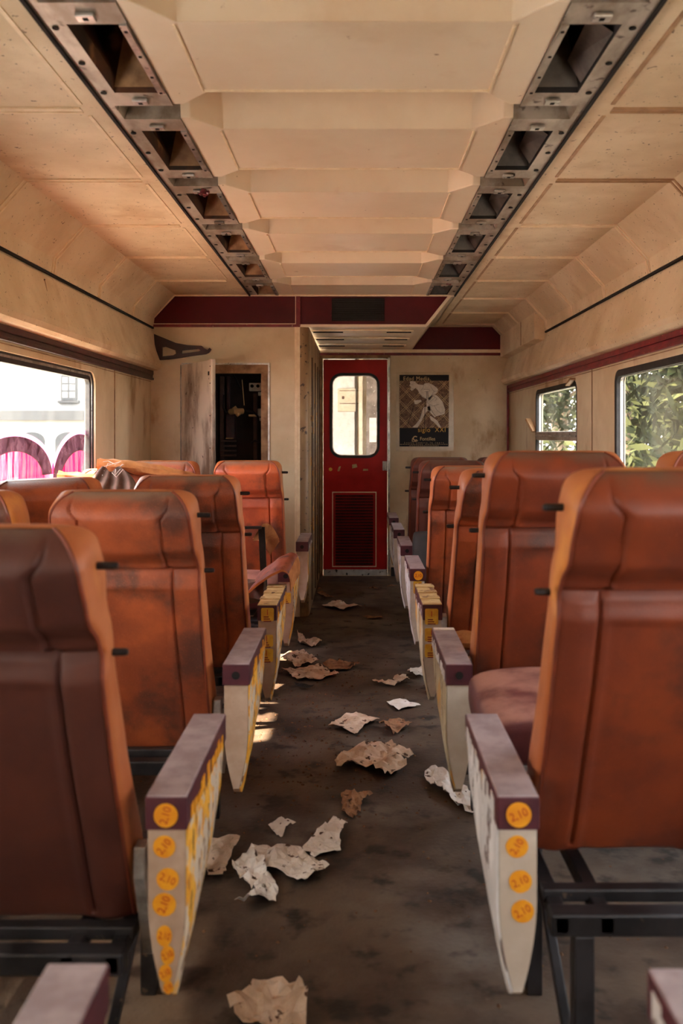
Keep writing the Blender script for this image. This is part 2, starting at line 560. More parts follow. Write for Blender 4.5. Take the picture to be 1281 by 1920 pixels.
# back wall behind the camera, closed to cut light from the rear
mb = MB()
mb.prism([(XL - .06, YB, 0), (XR + .06, YB, 0), (XR + .06, YB, CZC + .3), (XL - .06, YB, CZC + .3)], (0, -.05, 0))
tag(mb.build('wall_back', M['wall']), kind='structure')


# cove / duct profile, extruded along the coach, with cross beads
def cove(s, x_wall, x_cove, x_low, y1, name):
    zc = CZC
    prof = [(x_wall, 1.722), (x_wall - s * .055, 1.730), (x_wall - s * .072, 1.745), (x_wall - s * .080, 1.770), (x_wall - s * .072, 1.80),
            (x_wall - s * .050, 1.86), (x_low + s * .008, 2.010), (x_low + s * .014, 2.022), (x_low + s * .014, 2.030), (x_low, 2.034)]
    prof2 = [(x_low, 2.034), (x_low - s * .008, 2.10), (x_cove, zc), (CXC + s * .722, zc)]
    mb = MB()
    for pr in (prof, prof2):
        mb.grid([[(x, YB, z) for x, z in pr], [(x, y1, z) for x, z in pr]])
    o = mb.build(name, M['cove'], smooth=False)
    tag(o, kind='structure')
    g = MB()
    g.box(min(x_low, x_low + s * .012), max(x_low, x_low + s * .012), YB, y1, 2.020, 2.032)
    g.build('shadow_gap', M['gap'], o)
    return o


cl = cove(-1, XL, -1.275, -1.425, D1, 'ceiling_left')
cr = cove(1, XR, 1.215, 1.372, D2, 'ceiling_right')

# beads on the coves and side ceilings
for s, par, xs, xc, xlow, ylim in ((-1, cl, XL, -1.275, -1.425, D1), (1, cr, XR, 1.215, 1.372, D2 - .05)):
    k = -6
    while True:
        y = 2.655 + .735 * k
        k += 1
        if y < YB + .1: continue
        if y > ylim + .05: break
        y = min(y, ylim - .01)
        mb = MB()
        for dy in (-.016, .016):
            yy = y + dy
            mb.beam((CXC + s * .80, yy, CZC), (xc, yy, CZC), .007, .012)
            mb.beam((xc, yy, CZC), (xlow - s * .010, yy, 2.10), .007, .012, up=(0, 1, 0))
            mb.beam((xlow - s * .010, yy, 2.10), (xlow - s * .002, yy, 2.034), .007, .012, up=(0, 1, 0))
        mb.beam((CXC + s * .80, y, CZC), (xc, y, CZC), .026, .004)
        mb.build('panel_bead', M['bead'] if s < 0 or y > 4 else M['tan'], par)
    # long recess lines of the side panels
    k = -6
    while True:
        y0 = 2.655 + .735 * k
        k += 1
        if y0 < YB: continue
        if y0 + .7 > ylim + .1: break
        mb = MB()
        xx = CXC + s * .79
        mb.box(xx - .006, xx + .006, y0 + .05, min(y0 + .69, ylim), CZC - .003, CZC + .001)
        mb.build('panel_groove', M['tan'] if s > 0 else M['bead'], par)

# rails under the duct
for s, x, y1, m_, nm in ((-1, XL, D1, M['rail'], 'trim_2'), (1, XR, D2, M['redtrim'], 'trim_3')):
    mb = MB()
    for z0, z1, t in ((1.660, 1.676, .022), (1.676, 1.696, .014), (1.696, 1.724, .020)):
        xa, xb = x, x - s * t
        mb.box(min(xa, xb), max(xa, xb), YB, y1, z0, z1)
    tag(mb.build(nm, m_, bevel=.003), kind='structure')

# bulb of the duct: two long slot covers on each face
for s, par, ys, xf in ((-1, cl, (4.02,), XL + .038), (1, cr, (4.05, 6.30), XR - .030)):
    for y in ys:
        mb = MB()
        mb.beam((xf, y, 1.86), (xf + s * .026, y, 1.985), .018, .012, up=(0, 1, 0))
        mb.build('slot_cover', M['duct'] if s < 0 else M['bead'], par, bevel=.003)
        for zz, xo in ((1.865, .001), (1.98, .025)):
            mb = MB()
            mb.box(xf + s * xo - .008, xf + s * xo + .008, y - .006, y + .006, zz - .008, zz + .008)
            mb.build('slot_end', M['gap'], par)

# ------------------------------------------------------------------ central ceiling modules
NK0, NK1 = -6, 5
A0 = 2.09
PIT = .735
HW, HC, HS, HT = .400, .400, .485, .515     # groove half widths, edge of the cream panel
cen = MB()
for k in range(NK0, NK1 + 1):
    a = A0 + PIT * k
    g0, g1 = a + .43, a + PIT
    s0, s1 = g0 + .095, g0 + .205
    c = CXC
    z = CZC
    cen.face([(c - HT, a, z), (c + HT, a, z), (c + HT, g0, z), (c - HT, g0, z)])
    if k == NK1: break
    for s in (-1, 1):
        cen.face([(c + s * HW, g0, z), (c + s * HT, g0, z), (c + s * HT, s0, z), (c + s * HS, s0, z)])
        cen.face([(c + s * HW, g1, z), (c + s * HT, g1, z), (c + s * HT, s1, z), (c + s * HS, s1, z)])
    H = .15
    loop = [(c - HW, g0), (c + HW, g0), (c + HS, s0), (c + HT, s0), (c + HT, s1), (c + HS, s1), (c + HW, g1), (c - HW, g1),
            (c - HS, s1), (c - HT, s1), (c - HT, s0), (c - HS, s0)]
    rows = [[(x, y, z) for x, y in loop]]
    ins = []
    for x, y in loop:
        yy = y + (.02 if y < (g0 + g1) / 2 else -.03)
        ins.append((x, yy, z + H))
    # open ends of the slot are left out of the walls
    for i in range(len(loop)):
        j = (i + 1) % len(loop)
        if {i, j} in ({3, 4}, {9, 10}): continue
        cen.face([rows[0][i], rows[0][j], ins[j], ins[i]])
    cen.poly(ins)
ceil = tag(cen.build('ceiling', M['ceil'], smooth=False, bevel=.004), kind='structure')
for k in range(NK0, NK1 + 1):
    a = A0 + PIT * k
    mb = MB()
    x0, x1 = CXC - .408, CXC + .408
    y0, y1 = a + .015, a + .415
    for (p, q) in (((x0, y0), (x0, y1)), ((x1, y0), (x1, y1)), ((x0, y1), (x1, y1))):
        mb.beam((p[0], p[1], CZC), (q[0], q[1], CZC), .006, .010)
    mb.build('panel_bead', M['bead'], ceil)

# metal strips with rectangular openings on both sides
for s, nm in ((-1, 'trim_4'), (1, 'trim_5')):
    def X(u): return CXC + s * u
    st = MB()
    zz = CZC - .004
    for k in range(NK0, NK1 + 1):
        a = A0 + PIT * k
        h0, h1 = a + .005, a + .425
        g1 = a + PIT
        s0, s1 = a + .43 + .095, a + .43 + .205
        if k == NK1: g1 = a + .43
        # sheet around the hole
        def q(x0, x1, y0, y1, z=zz):
            st.face([(X(x0), y0, z), (X(x1), y0, z), (X(x1), y1, z), (X(x0), y1, z)])
        q(.515, .532, a, a + .43)
        q(.662, .716, a, a + .43)
        q(.532, .662, a, h0)
        q(.532, .662, h1, a + .43)
        if k < NK1:
            q(.515, .716, a + .43, s0)
            q(.515, .716, s1, g1)
            q(.690, .716, s0, s1)
            # slot recess
            for yy in (s0, s1):
                st.face([(X(.515), yy, zz), (X(.69), yy, zz), (X(.69), yy, zz + .09), (X(.515), yy, zz + .15)])
            st.face([(X(.69), s0, zz), (X(.69), s1, zz), (X(.66), s1, zz + .09), (X(.66), s0, zz + .09)])
            st.face([(X(.515), s0, zz + .15), (X(.69), s0, zz + .09), (X(.69), s1, zz + .09), (X(.515), s1, zz + .15)])
    so = tag(st.build(nm, M['metal']), kind='structure')
    # black joint between strip and side ceiling
    mb = MB()
    xa, xb = sorted((X(.714), X(.724)))
    mb.box(xa, xb, YB, D1, CZC - .012, CZC)
    mb.build('joint', M['gap'], so)
    for k in range(NK0, NK1 + 1):
        a = A0 + PIT * k
        h0, h1 = a + .005, a + .425
        hb = MB()
        c4 = [(X(.532), h0), (X(.662), h0), (X(.662), h1), (X(.532), h1)]
        top = [(X(.54), h0 + .02), (X(.75), h0 + .02), (X(.75), h1 - .02), (X(.54), h1 - .02)]
        hb.grid([[(x, y, zz) for x, y in c4], [(x, y, zz + .05) for x, y in c4], [(x, y, zz + .26) for x, y in top]], close=True)
        hb.face([(x, y, zz + .26) for x, y in top])
        hb.build('lamp_housing', M['rust'] if s < 0 else M['under'], so)
        rf = MB()
        rf.face([(X(.536), h1 - .012, zz + .012), (X(.66), h1 - .012, zz + .012), (X(.62), h1 - .05, zz + .16)])
        rf.face([(X(.536), h1 - .012, zz + .012), (X(.62), h1 - .05, zz + .16), (X(.56), h1 - .20, zz + .20)])
        if s > 0:
            rf.face([(X(.658), h0 + .06, zz + .008), (X(.658), h1 - .05, zz + .008), (X(.62), h1 - .05, zz + .07), (X(.60), h0 + .06, zz + .05)])
        rf.build('reflector', M['duct'] if s < 0 else M['grey_d'], so)
        tr_ = MB()
        xa, xb = sorted((X(.518), X(.536)))
        tr_.box(xa, xb, h0 - .002, h1 + .002, zz - .005, zz + .010)
        tr_.build('edge_strip', M['alu'] if s < 0 else M['metal'], so)
        sc = MB()
        for yy in (a + .03, a + .17, a + .30, a + .41):
            sc.box(X(.527) - .004, X(.527) + .004, yy, yy + .008, zz - .007, zz - .004)
        for yy in (a + .02, a + .22, a + .42):
            pts = [(X(.692) + .009 * math.cos(t * PI / 5), yy + .009 * math.sin(t * PI / 5), zz - .002) for t in range(10)]
            sc.prism(pts, (0, 0, -.002))
        sc.build('screw_heads', M['gap'], so)
        if k < NK1:
            for yy in (a + .43 + .045, a + PIT - .045):
                cp = MB()
                cp.box(X(.60) - .022, X(.60) + .022, yy - .016, yy + .016, zz - .012, zz - .002)
                c_ = cp.build('clip_plate', M['alu'], so, bevel=.002)
                hp = MB()
                hp.box(X(.60) - .006, X(.60) + .006, yy - .006, yy + .006, zz - .0135, zz - .0115)
                hp.build('clip_hole', M['gap'], so)


# dangling connectors under the strips
def dangler(px, py, d, label, big=1.0):
    p = P(px, py, d)
    t = empty('dangling_connector', p, label, 'connector')
    mb = MB()
    rng = random.Random(px)
    for i in range(7):
        a = Vector((rng.uniform(-1, 1), rng.uniform(-1, 1), rng.uniform(-1, 1))) * .016 * big
        b = Vector((rng.uniform(-1, 1), rng.uniform(-1, 1), rng.uniform(-1, 1))) * .020 * big
        mb.tube([a, (a + b) / 2 + Vector((.006, 0, .004)), b], .006 * big, 8)
    mb.build('plug_cluster', M['redtrim'], t, smooth=True)
    mb = MB()
    top = CZC + .02 - p.z
    mb.tube([(0, 0, 0), (.006, .004, top * .5), (0, .01, top)], .003, 6)
    mb.build('wire', M['cable'], t)


dangler(382, 362, 3.50, 'dark red wire plug hanging at the left lamp strip, third opening')
dangler(888, 436, 4.30, 'dark red wire plug hanging at the right lamp strip, fourth opening')
dangler(840, 528, 5.70, 'dark red tangled plug hanging at the far end of the right lamp strip', 1.1)


# ------------------------------------------------------------------ windows
def window(n, x, s, y0, y1, glass, bar=False, graffiti=False):
    root = bpy.data.objects.new('window_%d' % n, None)
    COL.objects.link(root)
    tag(root, kind='structure')
    o_ = -s          # outward is +s, inward is -s
    def ringm(name, r0, r1, xa, xb, m_, rad):
        mb = MB()
        outer = [(xa, a, b) for a, b in rrect(y0 + r0, y1 - r0, WZ0 + r0, WZ1 - r0, max(.02, rad - r0))]
        inner = [(xa, a, b) for a, b in rrect(y0 + r1, y1 - r1, WZ0 + r1, WZ1 - r1, max(.02, rad - r1))]
        mb.prism(outer, (xb - xa, 0, 0), [inner])
        return mb.build(name, m_, root)
    if s < 0:
        ringm('rubber_seal', -.001, .010, x + s * .010, x + s * .044, M['black'], .07)
        ringm('metal_frame', .008, .020, x + s * .014, x + s * .044, M['alu'], .07)
        ringm('rubber_seal', .018, .042, x + s * .020, x + s * .044, M['black'], .07)
    else:
        ringm('rubber_seal', -.001, .034, x + s * .002, x + s * .044, M['black'], .07)
        ringm('metal_frame', .032, .037, x + s * .022, x + s * .036, M['alu'], .07)
    mb = MB()
    xa = x + s * .034
    mb.prism([(xa, a, b) for a, b in rrect(y0 + .022, y1 - .022, WZ0 + .022, WZ1 - .022, .05)], (s * .006, 0, 0))
    mb.build('pane', glass, root)
    if bar:
        mb = MB()
        mb.box(min(x + s * .0, x + s * .04), max(x + s * .0, x + s * .04), y0 + .02, y1 - .02, 1.235, 1.300)
        mb.build('sash_bar', M['metal'], root, bevel=.006)
        mb = MB()
        mb.box(min(x - s * .006, x + s * .01), max(x - s * .006, x + s * .01), y0 + .02, y1 - .02, 1.262, 1.274)
        mb.build('sash_ridge', M['alu'], root, bevel=.002)
        mb = MB()
        mb.beam((x - s * .01, y1 - .01, 1.30), (x - s * .05, y1 + .05, 1.40), .05, .02)
        mb.beam((x - s * .01, y0 + .20, WZ1 - .02), (x - s * .02, y0 + .03, WZ1 + .01), .035, .015)
        mb.build('broken_latch', M['duct'], root, bevel=.003)
    return root


w1 = window(1, XL, -1, *WIN_L[0], M['glass_l'])
window(3, XL, -1, *WIN_L[1], M['glass_f'])  # unseen pane, milky to keep hard sun off the floor
window(4, XL, -1, *WIN_L[2], M['glass_f'])
window(2, XR, 1, *WIN_R[0], M['glass_r'])
window(5, XR, 1, *WIN_R[1], M['glass_r'], bar=True)
window(6, XR, 1, *WIN_R[2], M['glass_r'])
window(7, XR, 1, *WIN_R[3], M['glass_r'])
for y0, y1 in WIN_L: portal(XL - .10, y0, y1, WZ0, WZ1, 1)
for y0, y1 in WIN_R: portal(XR + .10, y0, y1, WZ0, WZ1, -1)

# spray paint on the outside of the left pane
XG = XL - .043


def arch(yc, zc, ry, rz, f0, f1, m_, ymin, ymax, dx=0.0, name='spray_paint_arch', zmin=.93):
    mb = MB()
    n = 48
    for i in range(n):
        for (t0, t1) in ((i / n, (i + 1) / n),):
            quad = []
            for t, f in ((t0, f0), (t1, f0), (t1, f1), (t0, f1)):
                a = PI * t
                fy = f if f == f0 else f
                quad.append((yc + ry * math.cos(a) * (f + .22 * (1 - f) * abs(math.cos(a))), zc + rz * math.sin(a) * f))
            if all(ymin < p[0] < ymax and p[1] >= zmin - .05 for p in quad):
                mb.prism([(XG - dx, max(ymin, p[0]), max(zmin, p[1])) for p in quad], (-.0008, 0, 0))
    if mb.f: mb.build(name, m_, w1)


YW0, YW1 = 3.33, 4.84
for (yc, zc, ry, rz) in ((3.83, 1.085, .47, .185), (4.74, 1.035, .43, .245)):
    arch(yc, zc, ry * 1.0, rz, 1.10, 1.0, M['spray_pale'], YW0, YW1, .0)
    arch(yc, zc, ry, rz, 1.0, .64, M['spray_dark'], YW0, YW1, .001)
    arch(yc, zc, ry, rz, .64, .02, M['spray_pink'], YW0, YW1, .002, 'spray_paint_fill')
    mb = MB()
    ya, yb = max(YW0, yc - ry * .95), min(YW1, yc + ry * .95)
    mb.box(XG - .003, XG - .0022, ya, yb, .925, zc + .002)
    mb.build('spray_paint_fill', M['spray_pink'], w1)

# ------------------------------------------------------------------ near bulkhead (left), corridor, far wall
OX0, OX1, OZ0, OZ1 = -1.217, -.622, .72, CZ + .491       # cabinet opening
zf0, zf1 = CZ + (815 - 610) / 267.0, CZC                 # maroon fascia band
mb = MB()
mb.prism([(XL, D1, 0), (-.43, D1, 0), (-.43, D1, CZC + .3), (XL, D1, CZC + .3)], (0, .04, 0),
         [[(OX0, D1, OZ0), (OX1, D1, OZ0), (OX1, D1, OZ1), (OX0, D1, OZ1)]])
tag(mb.build('wall_partition', M['wall']), kind='structure')
# rounded post at the corridor corner and the corridor wall
mb = MB()
pts = [(-.40, D1 - .005), (-.375, D1), (-.352, D1 + .012), (-.340, D1 + .035), (-.336, D1 + .07), (-.334, D2)]
mb.grid([[(x, y, 0) for x, y in pts], [(x, y, zf0 - .01) for x, y in pts]])
o = tag(mb.build('wall_corridor', mat('stained_corridor_wall', (176, 144, 104), (128, 98, 66), 4, rough=.5, stretch=(1, 1, .3),
        c3=(64, 42, 28), s3=26, t3=.60, w3=.06, c4=(96, 70, 46), s4=3, t4=.55, w4=.1, st4=(1, 1, .4)), smooth=True), kind='structure')
mb = MB()
mb.box(-.436, -.398, D1 - .010, D1 + .002, 0, zf0 - .01)
mb.box(-.424, -.412, D1 - .016, D1 - .008, 0, zf0 - .01)
tag(mb.build('trim_6', M['bead'], bevel=.002), kind='structure')
# corridor wall: dark panel joints and yellow residue
cw = MB()
for y in (6.55, 7.05, 7.45, 7.8):
    cw.box(-.336, -.328, y - .010, y + .010, .05, 1.85)
tag(cw.build('trim_7', M['cable']), kind='structure')
rr = random.Random(3)
cw = MB()
for i in range(60):
    y = rr.uniform(6.4, 7.7); z = rr.uniform(.25, 1.55); h = rr.uniform(.02, .09); w = rr.uniform(.008, .03)
    cw.box(-.337, -.3325, y, y + w, z, z + h)
o2 = cw.build('glue_residue', M['yellow'], o)

# maroon fascia on the bulkhead, with red trims
fz = zf0 + .005
mb = MB()
xa = XL + .012
mb.prism([(xa, D1 - .012, fz), (-.42, D1 - .012, fz), (-.42, D1 - .012, CZC - .004), (-1.283, D1 - .012, CZC - .004), (-1.43, D1 - .012, 2.10), (xa, D1 - .012, 2.05)], (0, .010, 0))
tag(mb.build('trim_8', M['maroon']), kind='structure')
mb = MB()
mb.box(xa, -.396, D1 - .020, D1 - .002, fz - .018, fz)
mb.box(-.424, -.396, D1 - .020, D1 - .002, fz, CZC - .004)
tag(mb.build('trim_9', M['redtrim'], bevel=.002), kind='structure')
mb = MB()
mb.box(xa, -.43, D1 - .022, D1 - .004, fz + .0, fz + .006)
mb.box(-.431, -.426, D1 - .022, D1 - .004, fz, CZC - .004)
mb.beam((-1.43, D1 - .018, 2.09), (-1.28, D1 - .018, CZC - .008), .012, .014)
mb.box(-1.283, .66, D1 - .024, D1 - .004, CZC - .012, CZC - .001)
tag(mb.build('trim_10', M['bead'], bevel=.002), kind='structure')
# dropped ceiling box over the corridor
mb = MB()
mb.prism([(-.396, D1, fz), (.49, D1, fz), (.655, D1, CZC - .006), (-.396, D1, CZC - .006)], (0, .012, 0))
tag(mb.build('trim_11', M['maroon']), kind='structure')
dc = MB()
dc.face([(-.40, D1, zf0), (.49, D1, zf0), (.50, D2, zf0), (-.40, D2, zf0)])
dc.face([(.49, D1, zf0), (.66, D1, CZC), (.66, D2, CZC), (.50, D2, zf0)])
dc.box(-.40, .49, D1 - .012, D1 + .01, zf0 - .012, zf0 + .006)
dc.beam((.49, D1, zf0), (.66, D1, CZC), .02, .02)
dc.face([(.655, D1 - .01, CZC), (.70, D1 - .01, CZC), (.70, D2, CZC), (.655, D2, CZC)])
dc.face([(.655, D1 - .01, CZC - .012), (.70, D1 - .01, CZC - .012), (.70, D1 - .01, CZC), (.655, D1 - .01, CZC)])
dropc = tag(dc.build('ceiling_corridor', M['ceil']), kind='structure')
for y in (6.45, 6.95, 7.45):
    mb = MB()
    pts = [(-.34, y), (-.20, y - .06), (.28, y - .06), (.42, y), (.28, y + .10), (-.20, y + .10)]
    mb.prism([(x, yy, zf0 - .002) for x, yy in pts], (0, 0, -.012))
    mb.build('ceiling_rib', M['bead'], dropc, bevel=.004)
    mb = MB()
    mb.box(-.32, -.10, y - .002, y + .018, zf0 - .020, zf0 - .013)
    mb.box(.22, .40, y - .002, y + .018, zf0 - .020, zf0 - .013)
    mb.build('ceiling_groove', M['gap'], dropc)
# grille in the central fascia
g = empty('ventilation_grille', (-.02, D1, 2.15), 'small black ventilation grille in the maroon fascia above the corridor', 'vent')
mb = MB()
mb.box(-.155, .215, -.006, 0, -.075, .085)
mb.build('backing', M['gap'], g)
mb = MB()
for i in range(12):
    z = -.068 + i * .0128
    mb.box(-.15, .21, -.011, -.005, z, z + .005)
mb.build('grille_bars', M['under'], g)

# far wall
ZD1 = 1.966
mb = MB()
mb.prism([(-.334, D2, 0), (XR, D2, 0), (XR, D2, CZC), (-.334, D2, CZC)], (0, .05, 0),
         [[(-.306, D2, .003), (.284, D2, .003), (.284, D2, ZD1), (-.306, D2, ZD1)]])
tag(mb.build('wall_front', M['wall']), kind='structure')
mb = MB()
mb.prism([(.50, D2 - .012, 2.045), (1.335, D2 - .012, 2.045), (1.335, D2 - .012, 2.19), (1.275, D2 - .012, CZC - .01), (.655, D2 - .012, CZC - .01)], (0, .01, 0))
tag(mb.build('trim_12', M['maroon']), kind='structure')
mb = MB()
mb.box(-.33, 1.36, D2 - .03, D2 - .001, 2.015, 2.045)
mb.beam((1.27, D2 - .02, CZC - .008), (1.345, D2 - .02, 2.19), .016, .02)
mb.beam((1.345, D2 - .02, 2.19), (1.345, D2 - .02, 2.03), .016, .02, up=(0, 1, 0))
tag(mb.build('trim_13', M['bead'], bevel=.003), kind='structure')
mb = MB()
mb.box(-.334, XR - .004, D2 - .022, D2 - .001, 1.992, 2.015)
mb.box(XR - .030, XR - .012, D2 - .02, D2 - .001, .05, 1.72)
tag(mb.build('trim_14', M['redtrim'], bevel=.002), kind='structure')
mb = MB()
mb.box(.31, XR, D2 - .012, D2, 0, .08)
tag(mb.build('baseboard_front', M['under'], bevel=.002), kind='structure')
# box in the right cove
mb = MB()
mb.prism([(1.295, 6.42, 1.975), (1.40, 6.42, 1.965), (1.40, 6.42, 2.08), (1.295, 6.42, 2.170)], (0, D2 - 6.42, 0))
bx = tag(mb.build('duct_box', M['cove'], bevel=.003), 'cream duct box in the right cove beside the far wall', 'duct')
mb = MB()
mb.box(1.292, 1.296, 6.93, 6.938, 1.98, 2.165)
mb.build('joint_line', M['duct'], bx)

# red door
dr = bpy.data.objects.new('door_1', None)
COL.objects.link(dr)
dr.location = (0, D2, 0)
tag(dr, kind='structure')
dx0, dx1 = -.302, .276
gw = [(-.212, .166), (CZ - (857 - 815) / 207.5 + .0, CZ + (815 - 706) / 207.5)]
wy0, wy1, wz0, wz1 = -.222, .186, 1.088, 1.812
mb = MB()
mb.prism([(dx0, 0, .06), (dx1, 0, .06), (dx1, 0, 1.955), (dx0, 0, 1.955)], (0, .035, 0), [[(a, 0, b) for a, b in rrect(wy0, wy1, wz0, wz1, .085)]])
mb.build('door_leaf', M['door'], dr)
mb = MB()
mb.prism([(a, -.010, b) for a, b in rrect(wy0 - .022, wy1 + .022, wz0 - .022, wz1 + .022, .105)], (0, .02, 0),
         [[(a, -.010, b) for a, b in rrect(wy0, wy1, wz0, wz1, .085)]])
mb.build('window_gasket', M['black'], dr, bevel=.004)
mb = MB()
mb.prism([(a, .001, b) for a, b in rrect(wy0, wy1, wz0, wz1, .085)], (0, .012, 0), [[(a, .001, b) for a, b in rrect(wy0 + .007, wy1 - .007, wz0 + .007, wz1 - .007, .078)]])
mb.build('window_rim', M['alu'], dr)
mb = MB()
mb.prism([(a, .012, b) for a, b in rrect(wy0, wy1, wz0, wz1, .085)], (0, .004, 0))
mb.build('door_pane', M['glass_d'], dr)
# louvre
lx0, lx1, lz0, lz1 = P(623, 0, D2).x, P(706, 0, D2).x, P(0, 1063, D2).z, P(0, 922, D2).z
mb = MB()
mb.prism([(lx0, -.004, lz0), (lx1, -.004, lz0), (lx1, -.004, lz1), (lx0, -.004, lz1)], (0, .004, 0),
         [[(lx0 + .008, -.004, lz0 + .008), (lx1 - .008, -.004, lz0 + .008), (lx1 - .008, -.004, lz1 - .008), (lx0 + .008, -.004, lz1 - .008)]])
mb.build('louvre_border', M['bead'], dr)
mb = MB()
n = 24
for i in range(n):
    z = lz0 + .02 + i * (lz1 - lz0 - .04) / n
    mb.box(lx0 + .03, lx1 - .03, -.012, -.001, z, z + .010)
    mb.box(lx0 + .03, lx1 - .03, -.004, -.001, z + .010, z + .018)
mb.build('louvre', M['louvre'], dr)
mb = MB()
mb.box(dx0, dx1, -.004, 0.03, .006, .060)
mb.build('kick_plate', M['white'], dr)
hp = MB()
c = P(722, 874, D2)
hp.box(c.x - .022, c.x + .022, -.006, 0, c.z - .04, c.z + .045)
h = hp.build('lock_plate', M['alu'], dr, bevel=.004)
for dz in (.018, -.016):
    mb = MB()
    mb.tube([(c.x + .006, -.022, c.z + dz), (c.x + .006, -.004, c.z + dz)], .012, 14)
    mb.build('lock_button', M['white'], dr, smooth=True)
for (px, py, w, h_, a) in ((620, 880, .034, .034, 0), (636, 879, .018, .05, .3), (665, 874, .046, .034, -.15), (685.5, 881, .048, .018, 0)):
    p = P(px, py, D2)
    mb = MB()
    if px == 620:
        mb.prism([(.016 * math.cos(t * PI / 12), 0, .016 * math.sin(t * PI / 12)) for t in range(24)], (0, -.001, 0))
    else:
        mb.prism([(-w / 2, 0, -h_ / 2), (w / 2, 0, -h_ / 2 * .8), (w / 2 * .9, 0, h_ / 2), (-w / 2 * .85, 0, h_ / 2)], (0, -.001, 0))
    q_ = mb.build('sticker_scrap', M['tape'] if px != 620 else M['sticker_y'], dr, loc=(p.x, -.001, p.z))
    q_.rotation_euler = (0, a, 0)
# frame
mb = MB()
mb.box(-.334, -.306, D2 - .03, D2 + .02, 0, 1.99)
mb.box(-.312, -.303, D2 - .036, D2 - .02, 0, 1.97)
mb.box(-.334, .305, D2 - .03, D2 + .02, 1.966, 1.992)
tag(mb.build('trim_15', M['duct'], bevel=.002), kind='structure')
mb = MB()
mb.box(.280, .300, D2 - .035, D2 + .02, .02, 1.972)
mb.box(-.30, .29, D2 - .034, D2 - .01, 1.960, 1.968)
tag(mb.build('trim_16', M['alu'], bevel=.002), kind='structure')

# vestibule seen through the door window
V1 = 9.35
mb = MB()
mb.box(XL - .06, XR + .06, V1 + .001, V1 + .05, 0, CZC + .3)
tag(mb.build('wall_vestibule', M['vest']), kind='structure')
mb = MB()
mb.box(-.30, -.02, V1 - .10, V1, 0, 2.2)
vp = tag(mb.build('vestibule_panel', M['vestw'], bevel=.004), 'white upright panel in the lobby behind the red door', 'panel')
mb = MB()
mb.box(.02, .06, V1 - .30, V1 - .26, 0, 2.25)
mb.build('post_cover', M['vest'], vp)
mb = MB()
mb.box(-.012, .0, V1 - .16, V1 - .10, 0, 2.2)
mb.build('dark_seal', M['under'], vp)
mb = MB()
mb.box(-.20, .03, V1 - .125, V1 - .10, 1.52, 1.76)
b_ = mb.build('notice_box', M['vest'], vp, bevel=.003)
mb = MB()
mb.box(-.18, .02, V1 - .129, V1 - .125, 1.60, 1.606)
mb.box(-.155, -.13, V1 - .129, V1 - .125, 1.65, 1.68)
mb.box(-.18, .02, V1 - .129, V1 - .125, 1.735, 1.741)
mb.build('notice_marks', M['cable'], vp)
mb = MB()
mb.box(-.34, -.22, V1 - .02, V1 - .001, 1.53, 2.1)
mb.build('grey_upper_panel', M['vestg'], vp)
mb = MB()
mb.box(.10, .42, V1 - .32, V1 - .28, .9, 2.2)
mb.build('grey_door_leaf', M['vestg'], vp)
mb = MB()
mb.box(.13, .30, V1 - .325, V1 - .315, 1.20, 1.45)
mb.build('door_light', M['vestw'], vp)
mb = MB()
mb.box(XL - .06, XR + .06, D2 + .05, V1, 2.3, 2.34)
tag(mb.build('ceiling_vestibule', M['vest']), kind='structure')
# side panels of the lobby with openings cut small to limit the daylight
for n_, x in (('wall_lobby_left', XL - .03), ('wall_lobby_right', XR + .03)):
    mb = MB()
    y0, y1 = D2 + .05, V1
    mb.prism([(x, y0, 0), (x, y1, 0), (x, y1, 2.3), (x, y0, 2.3)], (.03, 0, 0), [[(x, y0 + .3, .95), (x, y1 - .3, .95), (x, y1 - .3, 1.8), (x, y0 + .3, 1.8)]])
    tag(mb.build(n_, M['vest']), kind='structure')
mb = MB()
mb.box(XL - .022, XL - .016, D2 + .35, V1 - .3, .95, 1.8)
tag(mb.build('window_8', M['glass_f']), kind='structure')  # milky pane added to diffuse the sun entering the lobby
portal(XL - .10, D2 + .35, V1 - .3, .95, 1.8, 1)
portal(XR + .10, D2 + .35, V1 - .3, .95, 1.8, -1)

# ------------------------------------------------------------------ electrical cabinet in the bulkhead
cab = empty('electrical_cabinet', (OX0, D1, OZ0), 'open wall cabinet with dark wiring inside, in the left bulkhead', 'cabinet')
W, Hh = OX1 - OX0, OZ1 - OZ0
mb = MB()
mb.box(-.012, 0, -.014, .01, 0, Hh + .012)
mb.box(W, W + .012, -.014, .01, 0, Hh + .012)
mb.box(0, W, -.014, .01, Hh, Hh + .012)
mb.build('edge_frame', M['alu'], cab)
mb = MB()
mb.box(0, W, .0, .05, Hh - .06, Hh)
mb.box(W - .05, W, .0, .05, 0, Hh - .06)
mb.build('inner_frame', M['duct'], cab)
mb = MB()
mb.box(0, W, .60, .62, 0, Hh)
mb.box(-.02, 0, .045, .60, 0, Hh)
mb.box(W, W + .02, .045, .60, 0, Hh)
mb.box(0, W, .045, .60, Hh, Hh + .02)
mb.box(0, W, .045, .60, -.02, 0)
mb.build('cabinet_lining', M['cabin'], cab)
dl = MB()
dl.box(0, .566, -.018, .0, 0, Hh - .004)
dl.box(.536, .566, -.030, .0, 0, Hh - .002)
d_ = dl.build('cabinet_door', M['doorlin'], cab, bevel=.002)
d_.rotation_euler = (0, 0, math.atan2(-.48, .302))
mb = MB()
mb.box(-.004, .006, -.022, -.016, 0, Hh)
mb.build('door_edge', M['alu'], d_)
for z in (.05, .26, .47, .68, .89, 1.0):
    mb = MB()
    mb.box(.547, .555, -.032, -.029, z - .004, z + .004)
    mb.build('screw', M['gap'], d_)
mb = MB()
mb.box(.49, .512, -.021, -.017, .945, .97)
mb.build('keyhole', M['gap'], d_)
cz0 = CZ - OZ0
